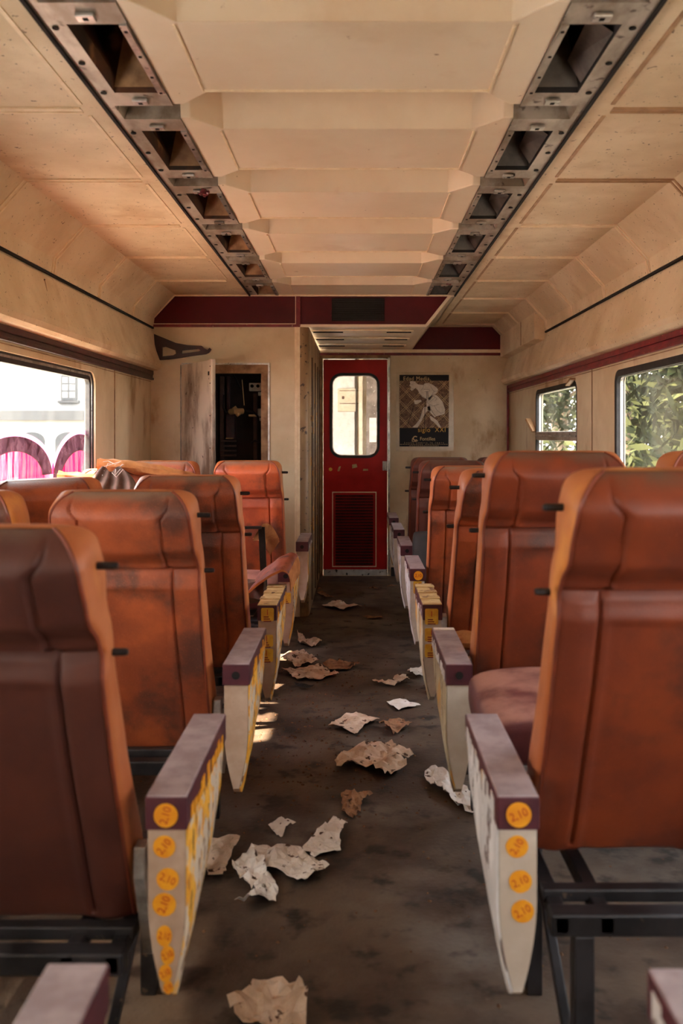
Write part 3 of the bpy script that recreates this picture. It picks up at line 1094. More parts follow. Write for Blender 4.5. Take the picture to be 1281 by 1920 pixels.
def cabp(px, py, d): 
    p = P(px, py, d)
    return Vector((p.x - OX0, p.y - D1, p.z - OZ0))
def cbox(name, a, b, d, t, m_):
    p, q = cabp(a[0], a[1], d), cabp(b[0], b[1], d)
    mb = MB()
    mb.box(p.x, q.x, p.y, p.y + t, q.z, p.z)
    return mb.build(name, m_, cab, bevel=.004)
sb = cbox('switch_box', (467, 718), (491, 733), 6.55, .06, M['grey'])
for px in (473, 484):
    mb = MB()
    p = cabp(px, 724, 6.545)
    mb.tube([p, p + Vector((0, -.02, 0))], .012, 10)
    mb.build('switch_knob', M['gap'], cab)
cbox('relay_box', (484, 735), (494, 742), 6.55, .05, M['grey'])
cbox('relay_box', (483, 766), (491, 781), 6.55, .05, M['grey'])
cbox('relay_box', (486, 783), (493, 789), 6.55, .05, M['grey'])
cbox('relay_box', (466, 777), (480, 781), 6.55, .05, M['brass'])
cbox('conduit', (475, 738), (482, 865), 6.62, .04, M['cable'])
cbox('conduit', (412, 706), (420, 868), 6.70, .04, M['cable'])
cbox('conduit', (425, 706), (431, 820), 6.70, .04, M['rail'])
cbox('battery_box', (424, 778), (440, 822), 6.60, .10, M['rail'])
for i in range(4):
    cbox('terminal_row', (414, 825 + i * 9), (442, 829 + i * 9), 6.58, .05, M['cable'])
cbox('terminal_row', (423, 821), (437, 823), 6.55, .05, M['brass'])
mb = MB()
mb.tube([cabp(433, 772, 6.5), cabp(440, 771, 6.45), cabp(455, 771, 6.5)], .022, 12)
mb.tube([cabp(438, 764, 6.47), cabp(449, 779, 6.47)], .020, 12)
mb.build('brass_valve', M['brass'], cab, smooth=True)
for pts in (((461, 770), (475, 772), (483, 780), (486, 795)), ((454, 712), (456, 735), (458, 760)), ((420, 740), (419, 765), (424, 773), (434, 773)),
            ((470, 832), (478, 826), (490, 832)), ((437, 700), (452, 730), (451, 730))):
    mb = MB()
    mb.tube([cabp(a, b, 6.5) for a, b in pts], .007 if pts[0][0] != 454 else .003, 8)
    mb.build('cable', M['under'] if pts[0][0] != 454 else M['brass'], cab, smooth=True)

# wall bracket
mb = MB()
def BP(x, y): return P(x, y, D1 - .05)
outer = [BP(*p) for p in ((288.5, 626), (296, 629), (330, 643), (352, 647), (378, 648.5), (383, 653), (389, 656), (393, 652), (396, 655), (392, 661), (386, 664), (362, 667), (337, 671), (315, 674), (296, 675), (292, 670))]
h1 = [BP(*p) for p in ((304, 651), (310, 650), (329, 657), (330, 663), (325, 666), (304, 668))]
h2 = [BP(*p) for p in ((341, 657), (372, 654), (376, 657), (372, 659), (340, 663))]
mb.prism(outer, (0, .02, 0), [h1, h2])
tag(mb.build('wall_bracket', M['plum'], bevel=.004), 'dark plum cast bracket sticking out from the left wall above the cabinet', 'bracket')

# ------------------------------------------------------------------ poster
po = empty('poster', (0, D2 - .004, 0), 'black and sand poster of a bent figure with crutches on the far wall', 'poster')
def PP(u, v):      # poster pixels in the enlarged crop -> wall
    p = P(740 + u / 10.675, 690 + v / 10.675, D2)
    return (p.x, p.z)
def flat(name, pts, m_, off, parent=po):
    mb = MB()
    mb.prism([(PP(*p)[0], -off, PP(*p)[1]) for p in pts], (0, -.0006, 0))
    return mb.build(name, m_, parent)
flat('tape_edge', [(35, 80), (1180, 80), (1180, 1660), (35, 1660)], M['glue'], -.0005)
flat('poster_sheet', [(98, 138), (1088, 138), (1080, 1572), (98, 1572)], M['ink_black'], .0006)
flat('picture_ground', [(100, 255), (1088, 255), (1082, 1200), (100, 1200)], M['post_bg'], .0012)
mb = MB()
def seg(a, b, w, mbx, off=.0020):
    a, b = Vector(PP(*a)), Vector(PP(*b))
    d = (b - a).normalized()
    n_ = Vector((-d.y, d.x)) * w / 2
    mbx.prism([(q.x, -off, q.y) for q in (a - n_, b - n_, b + n_, a + n_)], (0, -.0004, 0))
def clipseg(x0, y0, dx, dy):
    ts = []
    t0, t1 = -1e9, 1e9
    for p, d, lo, hi in ((x0, dx, 102, 1084), (y0, dy, 258, 1198)):
        a, b = sorted(((lo - p) / d, (hi - p) / d))
        t0, t1 = max(t0, a), min(t1, b)
    return (None if t1 - t0 < .02 else ((x0 + dx * t0, y0 + dy * t0), (x0 + dx * t1, y0 + dy * t1)))
for k in range(-3, 7):
    for off in (0, 42):
        for dx, dy, x0 in ((1000, 1050, k * 300 - 900 + off), (1000, -1000, k * 300 - 500 + off)):
            r_ = clipseg(x0, 258 if dy > 0 else 1198, dx, dy)
            if r_: seg(r_[0], r_[1], .0022, mb)
mb.build('lattice', M['post_line'], po)
mb = MB()
for (u, v) in ((140, 420), (240, 560), (150, 700), (240, 800), (140, 920), (940, 330), (1040, 460), (950, 560), (250, 320), (420, 880), (1040, 740), (460, 1000), (960, 980)):
    for a, b in ((0, 0), (30, 20), (-30, 20), (0, 50), (0, -35)):
        x_, z_ = PP(u + a, v + b)
        mb.prism([(x_ + .0035 * math.cos(t * PI / 4), -.0016, z_ + .0040 * math.sin(t * PI / 4)) for t in range(8)], (0, -.0004, 0))
mb.build('lattice_flowers', M['ink_black'], po)
shapes = [
    [(300, 280), (330, 262), (400, 268), (470, 330), (580, 340), (600, 310), (680, 300), (770, 340), (850, 400), (870, 440), (850, 490), (780, 560), (730, 590), (700, 640), (630, 620), (560, 580), (500, 520), (470, 450), (420, 400), (370, 440), (335, 460), (315, 420), (330, 380), (295, 350), (318, 320)],   # head, shoulders, torso
    [(640, 640), (720, 560), (830, 540), (890, 590), (960, 680), (1010, 830), (1000, 920), (830, 970), (800, 990), (720, 900), (640, 780)],     # cloth
    [(580, 780), (700, 770), (720, 850), (640, 870), (590, 950), (530, 1080), (460, 1190), (350, 1190), (430, 1120), (500, 1030), (550, 860)],  # front leg
    [(700, 950), (770, 990), (860, 1060), (930, 1190), (890, 1190), (810, 1100), (720, 1040)],        # rear leg
    [(390, 650), (520, 640), (545, 665), (440, 730), (400, 720)],      # hand
]
for s_ in shapes: flat('figure', s_, M['post_fig'], .0028)
mb = MB()
for a, b, w in (((610, 640), (600, 1190), .0050), ((390, 740), (260, 1140), .0045), ((300, 750), (230, 1100), .0), ((640, 470), (640, 620), .004), ((660, 470), (670, 590), .004)):
    if w: seg(a, b, w, mb, .0036)
for pl in ([(580, 350), (560, 420), (520, 450)], [(720, 370), (770, 450), (800, 470)], [(580, 430), (700, 430), (700, 465), (600, 475)],
           [(640, 640), (660, 700), (760, 760), (880, 730)], [(700, 770), (750, 880), (840, 980), (1000, 920)], [(790, 750), (850, 850), (930, 910), (1000, 880)],
           [(730, 560), (790, 470), (860, 460)], [(330, 330), (370, 340)], [(340, 410), (390, 420)], [(500, 520), (610, 600), (640, 640)],
           [(780, 560), (850, 620), (810, 650)], [(690, 690), (800, 600), (780, 570)], [(730, 820), (800, 950)], [(580, 780), (550, 860), (510, 1020)]):
    for a, b in zip(pl[:-1], pl[1:]): seg(a, b, .0018, mb, .0036)
mb.build('ink_lines', M['ink_black'], po)
def ptext(s, u, v, hpx, m_, sx=1.0, al='CENTER', sp=1.0):
    x_, z_ = PP(u, v)
    return text_mesh('lettering', s, hpx / 10.675 * D2 / F * 1.35, m_, po, (x_, -.003, z_), align=al, sx=sx, spacing=sp)
ptext('Edad Media,', 450, 215, 82, M['post_sand'], .92, sp=1.12)
ptext('siglo  XXI', 745, 1240, 96, M['post_gold'], .95, sp=1.12)
ptext('Fontilles', 660, 1420, 74, M['post_sand'], .92)
ptext('Lucha contra la lepra', 590, 1495, 30, M['post_sand'], 1.0, sp=2.1)
ptext('www.fontilles.org', 800, 1530, 0.1, M['post_sand']) if False else None
mb = MB()
x_, z_ = PP(415, 1408)
for t in range(20):
    a0, a1 = R(40 + t * 14), R(40 + (t + 1) * 14)
    mb.prism([(x_ + r_ * math.cos(a) , -.003, z_ + r_ * math.sin(a)) for r_, a in ((.022, a0), (.022, a1), (.0135, a1), (.0135, a0))], (0, -.0005, 0))
for a, b in (((345, 1465), (420, 1475)), ((420, 1475), (470, 1450)), ((360, 1400), (350, 1460))): seg(a, b, .005, mb, .003)
mb.build('emblem', M['post_sand'], po)
mb = MB()
for v, (u0, u1) in ((1528, (110, 570)), (1528, (610, 1060)), (1556, (290, 880))):
    u = u0
    rr = random.Random(u0 + v)
    while u < u1:
        w = rr.uniform(14, 50)
        seg((u, v), (min(u + w, u1), v), .0026, mb, .003)
        u += w + 10
mb.build('small_print', M['post_sand'], po)


# ------------------------------------------------------------------ seats
def lerp(a, b, t): return a + (b - a) * max(0, min(1, t))
def pw(z, pts):
    for (z0, v0), (z1, v1) in zip(pts[:-1], pts[1:]):
        if z <= z1:
            t = (z - z0) / (z1 - z0)
            t = max(0, min(1, t)); t = t * t * (3 - 2 * t)
            return v0 + (v1 - v0) * t
    return pts[-1][1]


HB = .835


def back_meshes(torn=0, seed=0):
    """rear shell, padding (sides and front), piping"""
    rear = [(0, -.008), (.10, -.016), (.40, -.022), (.56, -.016), (.605, -.002), (.635, -.004), (.70, -.034), (.78, -.040), (.85, -.030)]
    front = [(0, .085), (.12, .105), (.40, .070), (.58, .058), (.66, .075), (.74, .105), (.85, .085)]
    NU, NV, NF = 90, 150, 26
    shell, pad = [], []
    top = []
    for j in range(NV + 1):
        t = j / NV
        z = HB * (1 - (1 - t) ** 1.35) if t > .5 else HB * (1 - .5 ** 1.35) * t / .5
        hw = .200
        if z > .60: hw = pw(z, [(.60, .200), (.70, .194), (.85, .188)])
        r = .050
        if z > HB - r: hw -= r * (1 - math.sqrt(max(0, 1 - ((z - (HB - r)) / r) ** 2)))
        yr, yf = pw(z, rear), pw(z, front)
        yc = (yr + yf) / 2 + .005
        k = 1.0
        q = .045
        if z > HB - q: k = math.sqrt(max(0.0004, 1 - ((z - (HB - q)) / q) ** 2))
        if z < .02: k = .55 + .45 * math.sin(z / .02 * PI / 2)
        row = []
        for i in range(NU + 1):
            u = math.sin((i / NU - .5) * PI)
            rnd = (1 - abs(u) ** 7) ** (1 / 7.0) if abs(u) < 1 else 0
            y = yc - (yc - yr) * rnd * k
            x = u * hw
            ax = abs(x)
            # relief of the back: centre head pad, side bolsters, grooves, sunk panel
            rl = 0.0
            bnd = pw(z, [(0, .118), (.60, .118), (.64, .105), (.78, .105), (.815, .126), (.835, .126)])
            dl_ = ax - bnd
            rl += .0100 * math.exp(-(dl_ / .0042) ** 2) * (1 if z > .03 else 0)
            if z > .63:
                rl -= .010 * (1 / (1 + math.exp(dl_ / .006)))
            if z < .60:
                e = min((.560 - z), (z + .3), .100 - ax)
                rl += .0045 / (1 + math.exp(-e / .0025))
                rl -= .005 * math.exp(-((ax - .150) / .026) ** 2)
            rl += .0115 * math.exp(-((z - .615) / .0075) ** 2) * (1 if ax < bnd else .75)
            if abs(u) > .93: rl *= max(0, (1 - abs(u)) / .07)
            rl += .0022 * noise.noise(Vector((x * 11 + seed * 3.1, z * 9, seed))) * rnd
            y += rl * min(1, k * 1.2)
            zz = z
            if torn:
                zz += 0
            row.append((x, y, zz))
        shell.append(row)
        prow = []
        for i in range(NF + 1):
            u = math.sin((.5 - i / NF) * PI)
            rnd = (1 - abs(u) ** 5) ** (1 / 5.0) if abs(u) < 1 else 0
            y = yc + (yf - yc) * rnd * k
            prow.append((u * hw, y, z))
        pad.append(prow)
    # split: the seam lies a little behind the middle so that the side strip shows as padding
    ms, mp = MB(), MB()
    cut = 9          # rear samples near each edge that belong to the side strip
    for j in range(NV):
        pass
    ms.grid([r_[cut:-cut] for r_ in shell])
    mp.grid([r_[:cut + 1] for r_ in shell])
    mp.grid([r_[-cut - 1:] for r_ in shell])
    mp.grid(pad)
    mp.face(shell[0] + pad[0][1:-1])
    pp = MB()
    for sgn in (0, 1):
        idx = cut if sgn == 0 else NU - cut
        pts = [Vector(shell[j][idx]) + Vector((0, -.001, 0)) for j in range(0, NV + 1, 3)]
        pp.tube(pts, .0038, 6)
    return ms, mp, pp


MESH = {}
def seat(label, xc, yp, side, tilt=22.0, zoff=0.0, m_shell='vinyl', m_side='side', group=None, cushion=True, cush=(0, 0, 0), roll=0.0, pegs=True, cush_tilt=0.0, yaw=0.0, cush_scale=1.0, cush_mat=None):
    t = empty('train_seat', (xc, yp, 0), label, 'seat', group)
    key = (m_shell, m_side)
    if 'back' not in MESH:
        ms, mp, pp = back_meshes()
        a = ms.build('backrest_shell', M['vinyl'], t, smooth=True)
        b = mp.build('backrest_padding', M['side'], t, smooth=True)
        c_ = pp.build('piping', M['pipe'], t, smooth=True)
        MESH['back'] = (a.data, b.data, c_.data)
        objs = [a, b, c_]
    else:
        objs = []
        for nm, me in zip(('backrest_shell', 'backrest_padding', 'piping'), MESH['back']):
            o = bpy.data.objects.new(nm, me)
            COL.objects.link(o)
            o.parent = t
            objs.append(o)
    for o, mm in zip(objs, (m_shell, m_side, 'pipe')):
        o.location = (0, 0, .34 + zoff)
        o.rotation_euler = (R(tilt), R(roll), R(yaw))
        if mm not in ('vinyl', 'side', 'pipe'):
            o.material_slots[0].link = 'OBJECT'
            o.material_slots[0].material = M[mm]
    th = R(tilt)
    def W_(x, y, z):   # back-local to seat-local
        return Vector((x, y * math.cos(th) - z * math.sin(th), .34 + zoff + y * math.sin(th) + z * math.cos(th)))
    if pegs:
        for z in (.765, .595):
            o = bpy.data.objects.new('peg', peg_mesh(side))
            COL.objects.link(o)
            o.parent = t
            o.location = W_(side * .180, .034, z)
    mb = MB()
    # zinc hinge plate at the lower aisle side of the back
    hp_ = [(-.018, -.07), (.055, -.05), (.060, .10), (.035, .17), (.004, .18), (-.020, .13)]
    mb.prism([W_(side * .203, y, z) for y, z in hp_], (side * .022, 0, 0))
    hp2 = mb.build('hinge_plate', M['plate'], t, bevel=.002)
    mb = MB()
    for z in (0, .07, .14):
        p = W_(side * .224, .028, z)
        mb.tube([p, p + Vector((side * .006, 0, 0))], .008, 8)
    mb.build('hinge_bolts', M['frame'], t)
    if cushion:
        if 'cush' not in MESH:
            MESH['cush'] = cushion_mesh()
        o = bpy.data.objects.new('seat_cushion', MESH['cush'])
        COL.objects.link(o)
        o.parent = t
        o.location = (cush[0], .08 + cush[1], .36 + zoff + cush[2])
        o.rotation_euler = (R(3 + cush_tilt), 0, 0)
        o.scale = (1, cush_scale, 1)
        if cush_mat:
            o.material_slots[0].link = 'OBJECT'
            o.material_slots[0].material = M[cush_mat]
    return t


def peg_mesh(side):
    k = 'peg%d' % side
    if k not in MESH:
        mb = MB()
        mb.tube([(0, 0, 0), (side * .042, 0, 0)], .0068, 12)
        mb.tube([(side * .042, 0, 0), (side * .046, 0, 0)], .0055, 12)
        o = mb.build('peg', M['frame'], smooth=True)
        MESH[k] = o.data
        bpy.data.objects.remove(o)
    return MESH[k]


def cushion_mesh():
    mb = MB()
    W2, Lc, T = .205, .46, .13
    rows = []
    N1, N2 = 40, 14
    for j in range(N1 + 1):
        v = math.sin((j / N1 - .5) * PI)
        row = []
        for i in range(48):
            a = 2 * PI * i / 48
            ca, sa = math.cos(a), math.sin(a)
            p = 4.0
            rr_ = (abs(ca) ** p + abs(sa) ** p) ** (-1 / p)
            e = (1 - abs(v) ** 5) ** (1 / 5.0) if abs(v) < 1 else 0
            x = W2 * ca * rr_ * (.85 + .15 * e)
            z = T / 2 + T / 2 * sa * rr_ * max(.03, e)
            if sa > 0: z += .012 * (1 - (x / W2) ** 2) * e
            row.append((x, Lc / 2 + v * Lc / 2, z))
        rows.append(row)
    mb.grid(rows, close=True)
    mb.face(rows[0][::-1])
    mb.face(rows[-1])
    o = mb.build('seat_cushion', [M['cush'], M['under']], smooth=True)
    for p in o.data.polygons:
        if p.center.z < .02: p.material_index = 1
    me = o.data
    bpy.data.objects.remove(o)
    return me


LA, LW, RA, RW = -.618, -1.085, .545, 1.025
GL = 'orange seats left of the aisle'
GR = 'orange seats right of the aisle'
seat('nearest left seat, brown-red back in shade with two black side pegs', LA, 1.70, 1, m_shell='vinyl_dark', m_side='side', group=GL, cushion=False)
seat('orange seat left of the aisle behind the nearest one, large scuffed back', LA, 2.61, 1, group=GL, cushion=False)
seat('third seat from the camera on the left of the aisle, beside torn brown vinyl', LA, 3.48, 1, group=GL, cushion=False)
seat('farthest aisle seat on the left, in front of the open cabinet', LA, 5.27, 1, group=GL)
seat('orange window seat on the far left edge, mostly cut by the frame', LW, 2.61, 1, group=GL, pegs=False)
seat('dusty slumped seat by the left window, under the pink graffiti', LW, 3.46, 1, tilt=24, roll=-2.5, m_shell='vinyl', group=GL, pegs=False)
seat('far window seat on the left, below the open cabinet door', LW, 5.24, 1, group=GL, pegs=False)
seat('nearest right seat, big dark orange back cut by the right frame', RA, 1.775, -1, tilt=23, zoff=.095, group=GR, m_shell='vinyl_deep', cush=(-.045, .20, .03), cush_tilt=5, cush_scale=.72)
seat('second seat right of the aisle, tall dark orange back', RA, 2.68, -1, tilt=21.5, zoff=.100, group=GR, m_shell='vinyl_deep', cushion=False)
seat('third seat right of the aisle, narrow, strongly reclined', RA, 3.42, -1, tilt=33, zoff=.095, group=GR, cushion=False)
seat('fourth seat right of the aisle, bright orange back', RA, 4.44, -1, group=GR, cush=(-.03, .34, -.02), cush_tilt=68, cush_scale=.85, cush_mat='under')
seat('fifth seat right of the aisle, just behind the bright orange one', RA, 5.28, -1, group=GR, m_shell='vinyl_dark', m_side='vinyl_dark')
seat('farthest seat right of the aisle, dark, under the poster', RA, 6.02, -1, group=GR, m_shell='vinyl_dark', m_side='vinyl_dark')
seat('right window seat whose top shows below the big window at the right frame', RW, 2.68, -1, tilt=21.5, zoff=.100, group=GR, m_shell='vinyl_deep', pegs=False)
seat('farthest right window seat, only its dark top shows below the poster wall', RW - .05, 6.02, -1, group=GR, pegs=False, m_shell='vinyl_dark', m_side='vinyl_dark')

# fallen left seat of the fourth row: backrest folded down flat on its cushion
broken = empty('train_seat', (LA, 4.34, 0), 'broken left seat without its back, between the third and the farthest', 'seat', GL)
o = bpy.data.objects.new('seat_cushion', MESH['cush']); COL.objects.link(o); o.parent = broken; o.location = (0, .08, .38); o.rotation_euler = (R(3), 0, 0)
# its backrest frame with torn strips
mb = MB()
for x in (-.17, .17):
    mb.beam((x, 0, .36), (x, -.20, .84), .03, .012)
mb.beam((-.17, -.20, .84), (.17, -.20, .84), .03, .012)
mb.build('back_frame', M['frame'], broken)
mb = MB()
rows = []
for j in range(9):
    t_ = j / 8
    rows.append([(.12 + .05 * i / 6 + .06 * t_, -.14 + .22 * t_ + .01 * math.sin(i), .78 - .10 * t_ + .03 * math.sin(t_ * PI) + .012 * i) for i in range(7)])
mb.grid(rows)
mb.grid([[(x, y + .012, z - .012) for x, y, z in r_] for r_ in rows])
mb.build('torn_strip', M['foam'], broken, smooth=True)

# window seat of the fourth row: torn top with foam and cloth
tw = seat('torn window seat on the left with yellow foam bursting from its top', LW, 4.34, 1, tilt=24, group=GL, pegs=False)
def lumpy(name, m_, parent, x0, x1, yf, zt, hgt, seedv, thick=.05, n=30, amp=.02):
    mb = MB()
    rows = []
    for i in range(n + 1):
        t_ = i / n
        x = lerp(x0, x1, t_)
        h_ = hgt(t_)
        row = []
        for k in range(14):
            a = 2 * PI * k / 14
            nn = noise.noise(Vector((x * 14, a * 1.5, seedv))) * amp
            rr_ = (.5 + .5 * math.sin(PI * min(1, max(0.0, t_ * 1.0)))) ** .3
            row.append((x, yf(t_) + (thick + nn) * math.cos(a), zt(t_) + (h_ + nn) * math.sin(a)))
        rows.append(row)
    mb.grid(rows, close=True)
    mb.face(rows[0][::-1]); mb.face(rows[-1])
    return mb.build(name, m_, parent, smooth=True)
lumpy('foam_burst', M['foam'], tw, -.08, .40, lambda t: -.36 + .05 * t, lambda t: 1.135 - .075 * t * t, lambda t: .035 * (1 - .55 * t), 4.0, .045)
lumpy('foam_flap', M['foam'], tw, -.24, .0, lambda t: -.42, lambda t: 1.09 - .01 * t, lambda t: .022, 8.0, .03)
# grey cloth hung over that seat
cn = empty('grey_cloth', (-1.09, 3.92, 0), 'grey-brown rag draped over the torn window seat', 'cloth')
mb = MB()
rows = []
for j in range(16):
    t_ = j / 15
    z = 1.125 - .16 * t_
    row = []
    for i in range(40):
        s_ = i / 39
        wd = .05 + .11 * t_ ** .7
        x = (s_ - .5) * 2 * wd + .01 * math.sin(t_ * 5) - .0
        y = -.03 - .07 * t_ + .016 * math.sin(s_ * 24 + 2 * math.sin(t_ * 3)) * (.3 + t_)
        row.append((x, y, z + .012 * math.sin(s_ * 9) * (1 - t_)))
    rows.append(row)
mb.grid(rows)
mb.grid([[(x, y + .004, z) for x, y, z in r_] for r_ in rows])
mb.build('rag', M['cloth'], cn, smooth=True)
mb = MB()
rr = random.Random(5)
for i in range(9):
    p = Vector((rr.uniform(-.06, .06), rr.uniform(-.06, .0), 1.12 + rr.uniform(-.01, .03)))
    mb.tube([p, p + Vector((rr.uniform(-.03, .03), rr.uniform(-.02, .02), rr.uniform(-.03, .02))), p + Vector((rr.uniform(-.05, .05), 0, rr.uniform(-.03, .02)))], .0014, 6)
mb.build('lint_tuft', M['lint'], cn, smooth=True)

# loose torn cover, curled over the left armrests
tc_ = empty('torn_seat_cover', (-.36, 3.80, 0), 'curled piece of torn brown seat vinyl lying over the left armrests', 'torn cover')
mb = MB()
rows, rows2 = [], []
for j in range(31):
    t_ = j / 30
    if t_ < .62:
        q_ = t_ / .62
        x, z = lerp(-.085, .055, q_), lerp(.640, .735, q_) + .012 * math.sin(q_ * PI)
        nx, nz2 = -.5, .86
    else:
        a = (t_ - .62) / .38
        x = .055 + .036 * math.sin(min(1, a * 1.6) * PI / 2)
        z = .735 - .030 * (1 - math.cos(min(1, a * 1.6) * PI / 2)) - .09 * max(0, a - .35)
        nx, nz2 = .6, .5
    row, r2 = [], []
    for i in range(15):
        s_ = i / 14 - .5
        y = s_ * .15 - .02 * math.sin(t_ * 4)
        nz_ = .008 * noise.noise(Vector((x * 22, y * 22, 3)))
        p = Vector((x + s_ * .03, y, z + nz_ + s_ * .055))
        row.append(p)
        r2.append(p + Vector((.004, 0, -.009)))
    rows.append(row); rows2.append(r2)
mb.grid(rows)
mb.build('vinyl_skin', M['leather'], tc_, smooth=True)
mb = MB()
mb.grid(rows2)
for a_, b_ in ((rows, rows2),):
    mb.grid([[r_[0] for r_ in a_], [r_[0] for r_ in b_]])
    mb.grid([[r_[-1] for r_ in a_], [r_[-1] for r_ in b_]])
    mb.grid([a_[0], b_[0]]); mb.grid([a_[-1], b_[-1]])
mb.build('foam_backing', M['foam'], tc_, smooth=True)
fw = lumpy('fallen_wad', M['cloth'], tc_, -.16, -.04, lambda t: .02, lambda t: .60, lambda t: .05, 5.0, .06)
fw = empty('foam_lump', (.385, 3.32, 0), 'small orange foam lump behind the taped right armrest', 'foam')
lumpy('foam', M['foam'], fw, -.04, .05, lambda t: .0, lambda t: .50, lambda t: .035, 6.0, .04)


# ------------------------------------------------------------------ armrests
def disc(mb, x, z, r, y=-.001, n=20, rot=0, sx=1.0):
    mb.prism([(x + sx * r * math.cos(2 * PI * t / n), y, z + r * math.sin(2 * PI * t / n)) for t in range(n)], (0, -.0007, 0))


def armrest(label, xc, y0, side, style, group, L=.455, stickers=(), square=(), cap2=None, hole=True, broken=0):
    """side: +1 = left row (aisle on +x), -1 = right row"""
    t = empty('armrest', (xc, y0, 0), label, 'armrest', group)
    hw = .0335
    def zb(y): return pw(y, [(0, .285), (.03, .262), (.12, .285), (.30, .335), (.40, .385), (.455, .50)])
    def hx(y, z):
        f = (z - zb(y)) / .16
        return .008 + (hw - .008) * (1 - (1 - max(0, min(1, f))) ** 1.8)
    NY, NZ = 26, 22
    left, right = [], []
    for j in range(NY + 1):
        y = L * j / NY
        z0, z1 = zb(y), .578
        left.append([(-hx(y, lerp(z0, z1, i / NZ)), y, lerp(z0, z1, i / NZ)) for i in range(NZ + 1)])
        right.append([(hx(y, lerp(z0, z1, i / NZ)), y, lerp(z0, z1, i / NZ)) for i in range(NZ + 1)])
    mb = MB()
    mb.grid(left); mb.grid(right)
    mb.grid([left[0], right[0]]); mb.grid([left[-1], right[-1]])
    mb.grid([[r_[0] for r_ in left], [r_[0] for r_ in right]])
    mb.grid([[r_[-1] for r_ in left], [r_[-1] for r_ in right]])
    mb.build('side_panel', M['panel'] if side > 0 else M['panel_w'], t, smooth=True)
    # residue sheet on the aisle face
    src = right if side > 0 else left
    mb = MB()
    rng = random.Random(int(y0 * 100) + (7 if side > 0 else 0))
    a = [[(x + side * .0012, y, z) for x, y, z in r_] for r_ in src]
    b = [[(x + side * (.0030 + .0035 * abs(noise.noise(Vector((y * 30, z * 14, y0 * 5))))), y, z) for x, y, z in r_] for r_ in src]
    mb.grid(b)
    mb.grid([[p for p in b[0]], [p for p in a[0]]])
    mb.grid([[r_[0] for r_ in b], [r_[0] for r_ in a]])
    res = {'y': 'yellow', 'w': 'peel', 'wy': 'peel_y'}[style]
    mb.build('sticker_residue', M[res], t, smooth=True)
    # top cap
    mb = MB()
    mb.box(-.0375, .0375, -.006, L + .004, .576, .634, 0)
    mb.box(-.0365, .0365, -.004, L + .002, .632, .6365, 1)
    mb.build('arm_pad', [M['cap'], M['captop'] if cap2 != 'tape' else M['tape']], t, bevel=.004)
    # torn tabs on the pad's aisle side
    yy = .03
    while yy < L - .03:
        w = rng.uniform(.012, .03)
        h_ = rng.uniform(.012, .04)
        if rng.random() < .8:
            xa, xb = sorted((side * .0375, side * .0390))
            zz = .578 + rng.uniform(0, .006)
            mb = MB()
            mb.box(xa, xb, yy, yy + w, zz, min(.628, zz + h_))
            mb.build('torn_tab', M['sticker'] if style == 'y' else M['peel'], t)
        yy += w + rng.uniform(0, .012)
    if cap2 == 'strip':
        mb = MB()
        mb.box(-.034, .034, L - .04, L - .012, .636, .640)
        mb.build('white_strip', M['paper'], t, bevel=.002)
    if cap2 == 'tape':
        for i in range(3):
            mb = MB()
            mb.box(-.039, .039, .10 + i * .13, .15 + i * .13, .634, .6405)
            mb.build('tape_layer', M['tape'], t, bevel=.002)
    if hole:
        mb = MB()
        disc(mb, 0, .604, .011, -.0068)
        mb.build('screw_hole', M['gap'], t)
    for (x, z, r_, txt, rot) in stickers:
        mb = MB()
        yq = -.0075 if z > .576 else -.0012
        if z < .40:
            disc(mb, x, z, r_, yq, sx=.72)
        else:
            disc(mb, x, z, r_, yq)
        s_ = mb.build('price_sticker', M['sticker'], t)
        text_mesh('price_print', txt, r_ * .95, M['ink'], s_, (x, yq - .0008, z), rot=(PI / 2, rot, 0), sx=.9 if z > .4 else .7)
    for (x, z, w, h_, txt) in square:
        yq = -.0075 if z > .576 else -.0012
        mb = MB()
        mb.prism([(a_, yq, b_) for a_, b_ in rrect(x - w / 2, x + w / 2, z - h_ / 2, z + h_ / 2, .006)], (0, -.0007, 0))
        s_ = mb.build('label_sticker', M['sticker_y'], t)
        text_mesh('label_print', txt, .030, M['ink'], s_, (x, yq - .0008, z + h_ * .15))
        mb = MB()
        for q_ in range(3):
            mb.box(x - w * .3, x + w * (.1 + .1 * q_), yq - .0013, yq - .0006, z - h_ * .22 - q_ * .008, z - h_ * .22 - q_ * .008 + .004)
        mb.build('label_lines', M['inkm'], s_)
    # arm that carries the panel on the seat frame
    mb = MB()
    xa, xb = sorted((-side * .03, -side * .075))
    mb.box(xa, xb, .20, .26, .345, .395)
    mb.build('mounting_bar', M['frame'], t, bevel=.004)
    return t


XLA, XRA = -.338, .287
GA = 'armrests left of the aisle'
GB = 'armrests right of the aisle'
armrest('left armrest at the bottom left corner of the photo, only its top in view', XLA, .61, 1, 'y', GA, stickers=((0, .604, .022, '2,10', 0),), hole=False)
armrest('near left armrest with eight round orange price stickers on its end', XLA, 1.565, 1, 'y', GA, hole=False,
        stickers=((.000, .603, .0215, '2,10', -1.3), (-.004, .545, .020, '2,10', -.9), (.002, .487, .020, '2,10', .4), (-.004, .442, .021, '2,10', -1.2),
                  (-.004, .386, .019, '2,10', .2), (.002, .352, .017, '2,10', -.5), (-.002, .320, .016, '2,10', -.5), (.003, .295, .012, '2,10', -.6)))
armrest('left armrest, second from the camera, with bare plum end and screw hole', XLA, 2.465, 1, 'y', GA)
armrest('left armrest, third from the camera, worn top and square yellow label on its end', XLA, 3.32, 1, 'y', GA, cap2='tape', hole=False,
        square=((.002, .600, .048, .050, '1'), (-.002, .500, .05, .045, '1'), (-.002, .445, .05, .050, '1')))
armrest('left armrest behind the curled torn vinyl, pale top', XLA, 4.19, 1, 'y', GA, L=.44, square=((0, .50, .05, .05, '1'),))
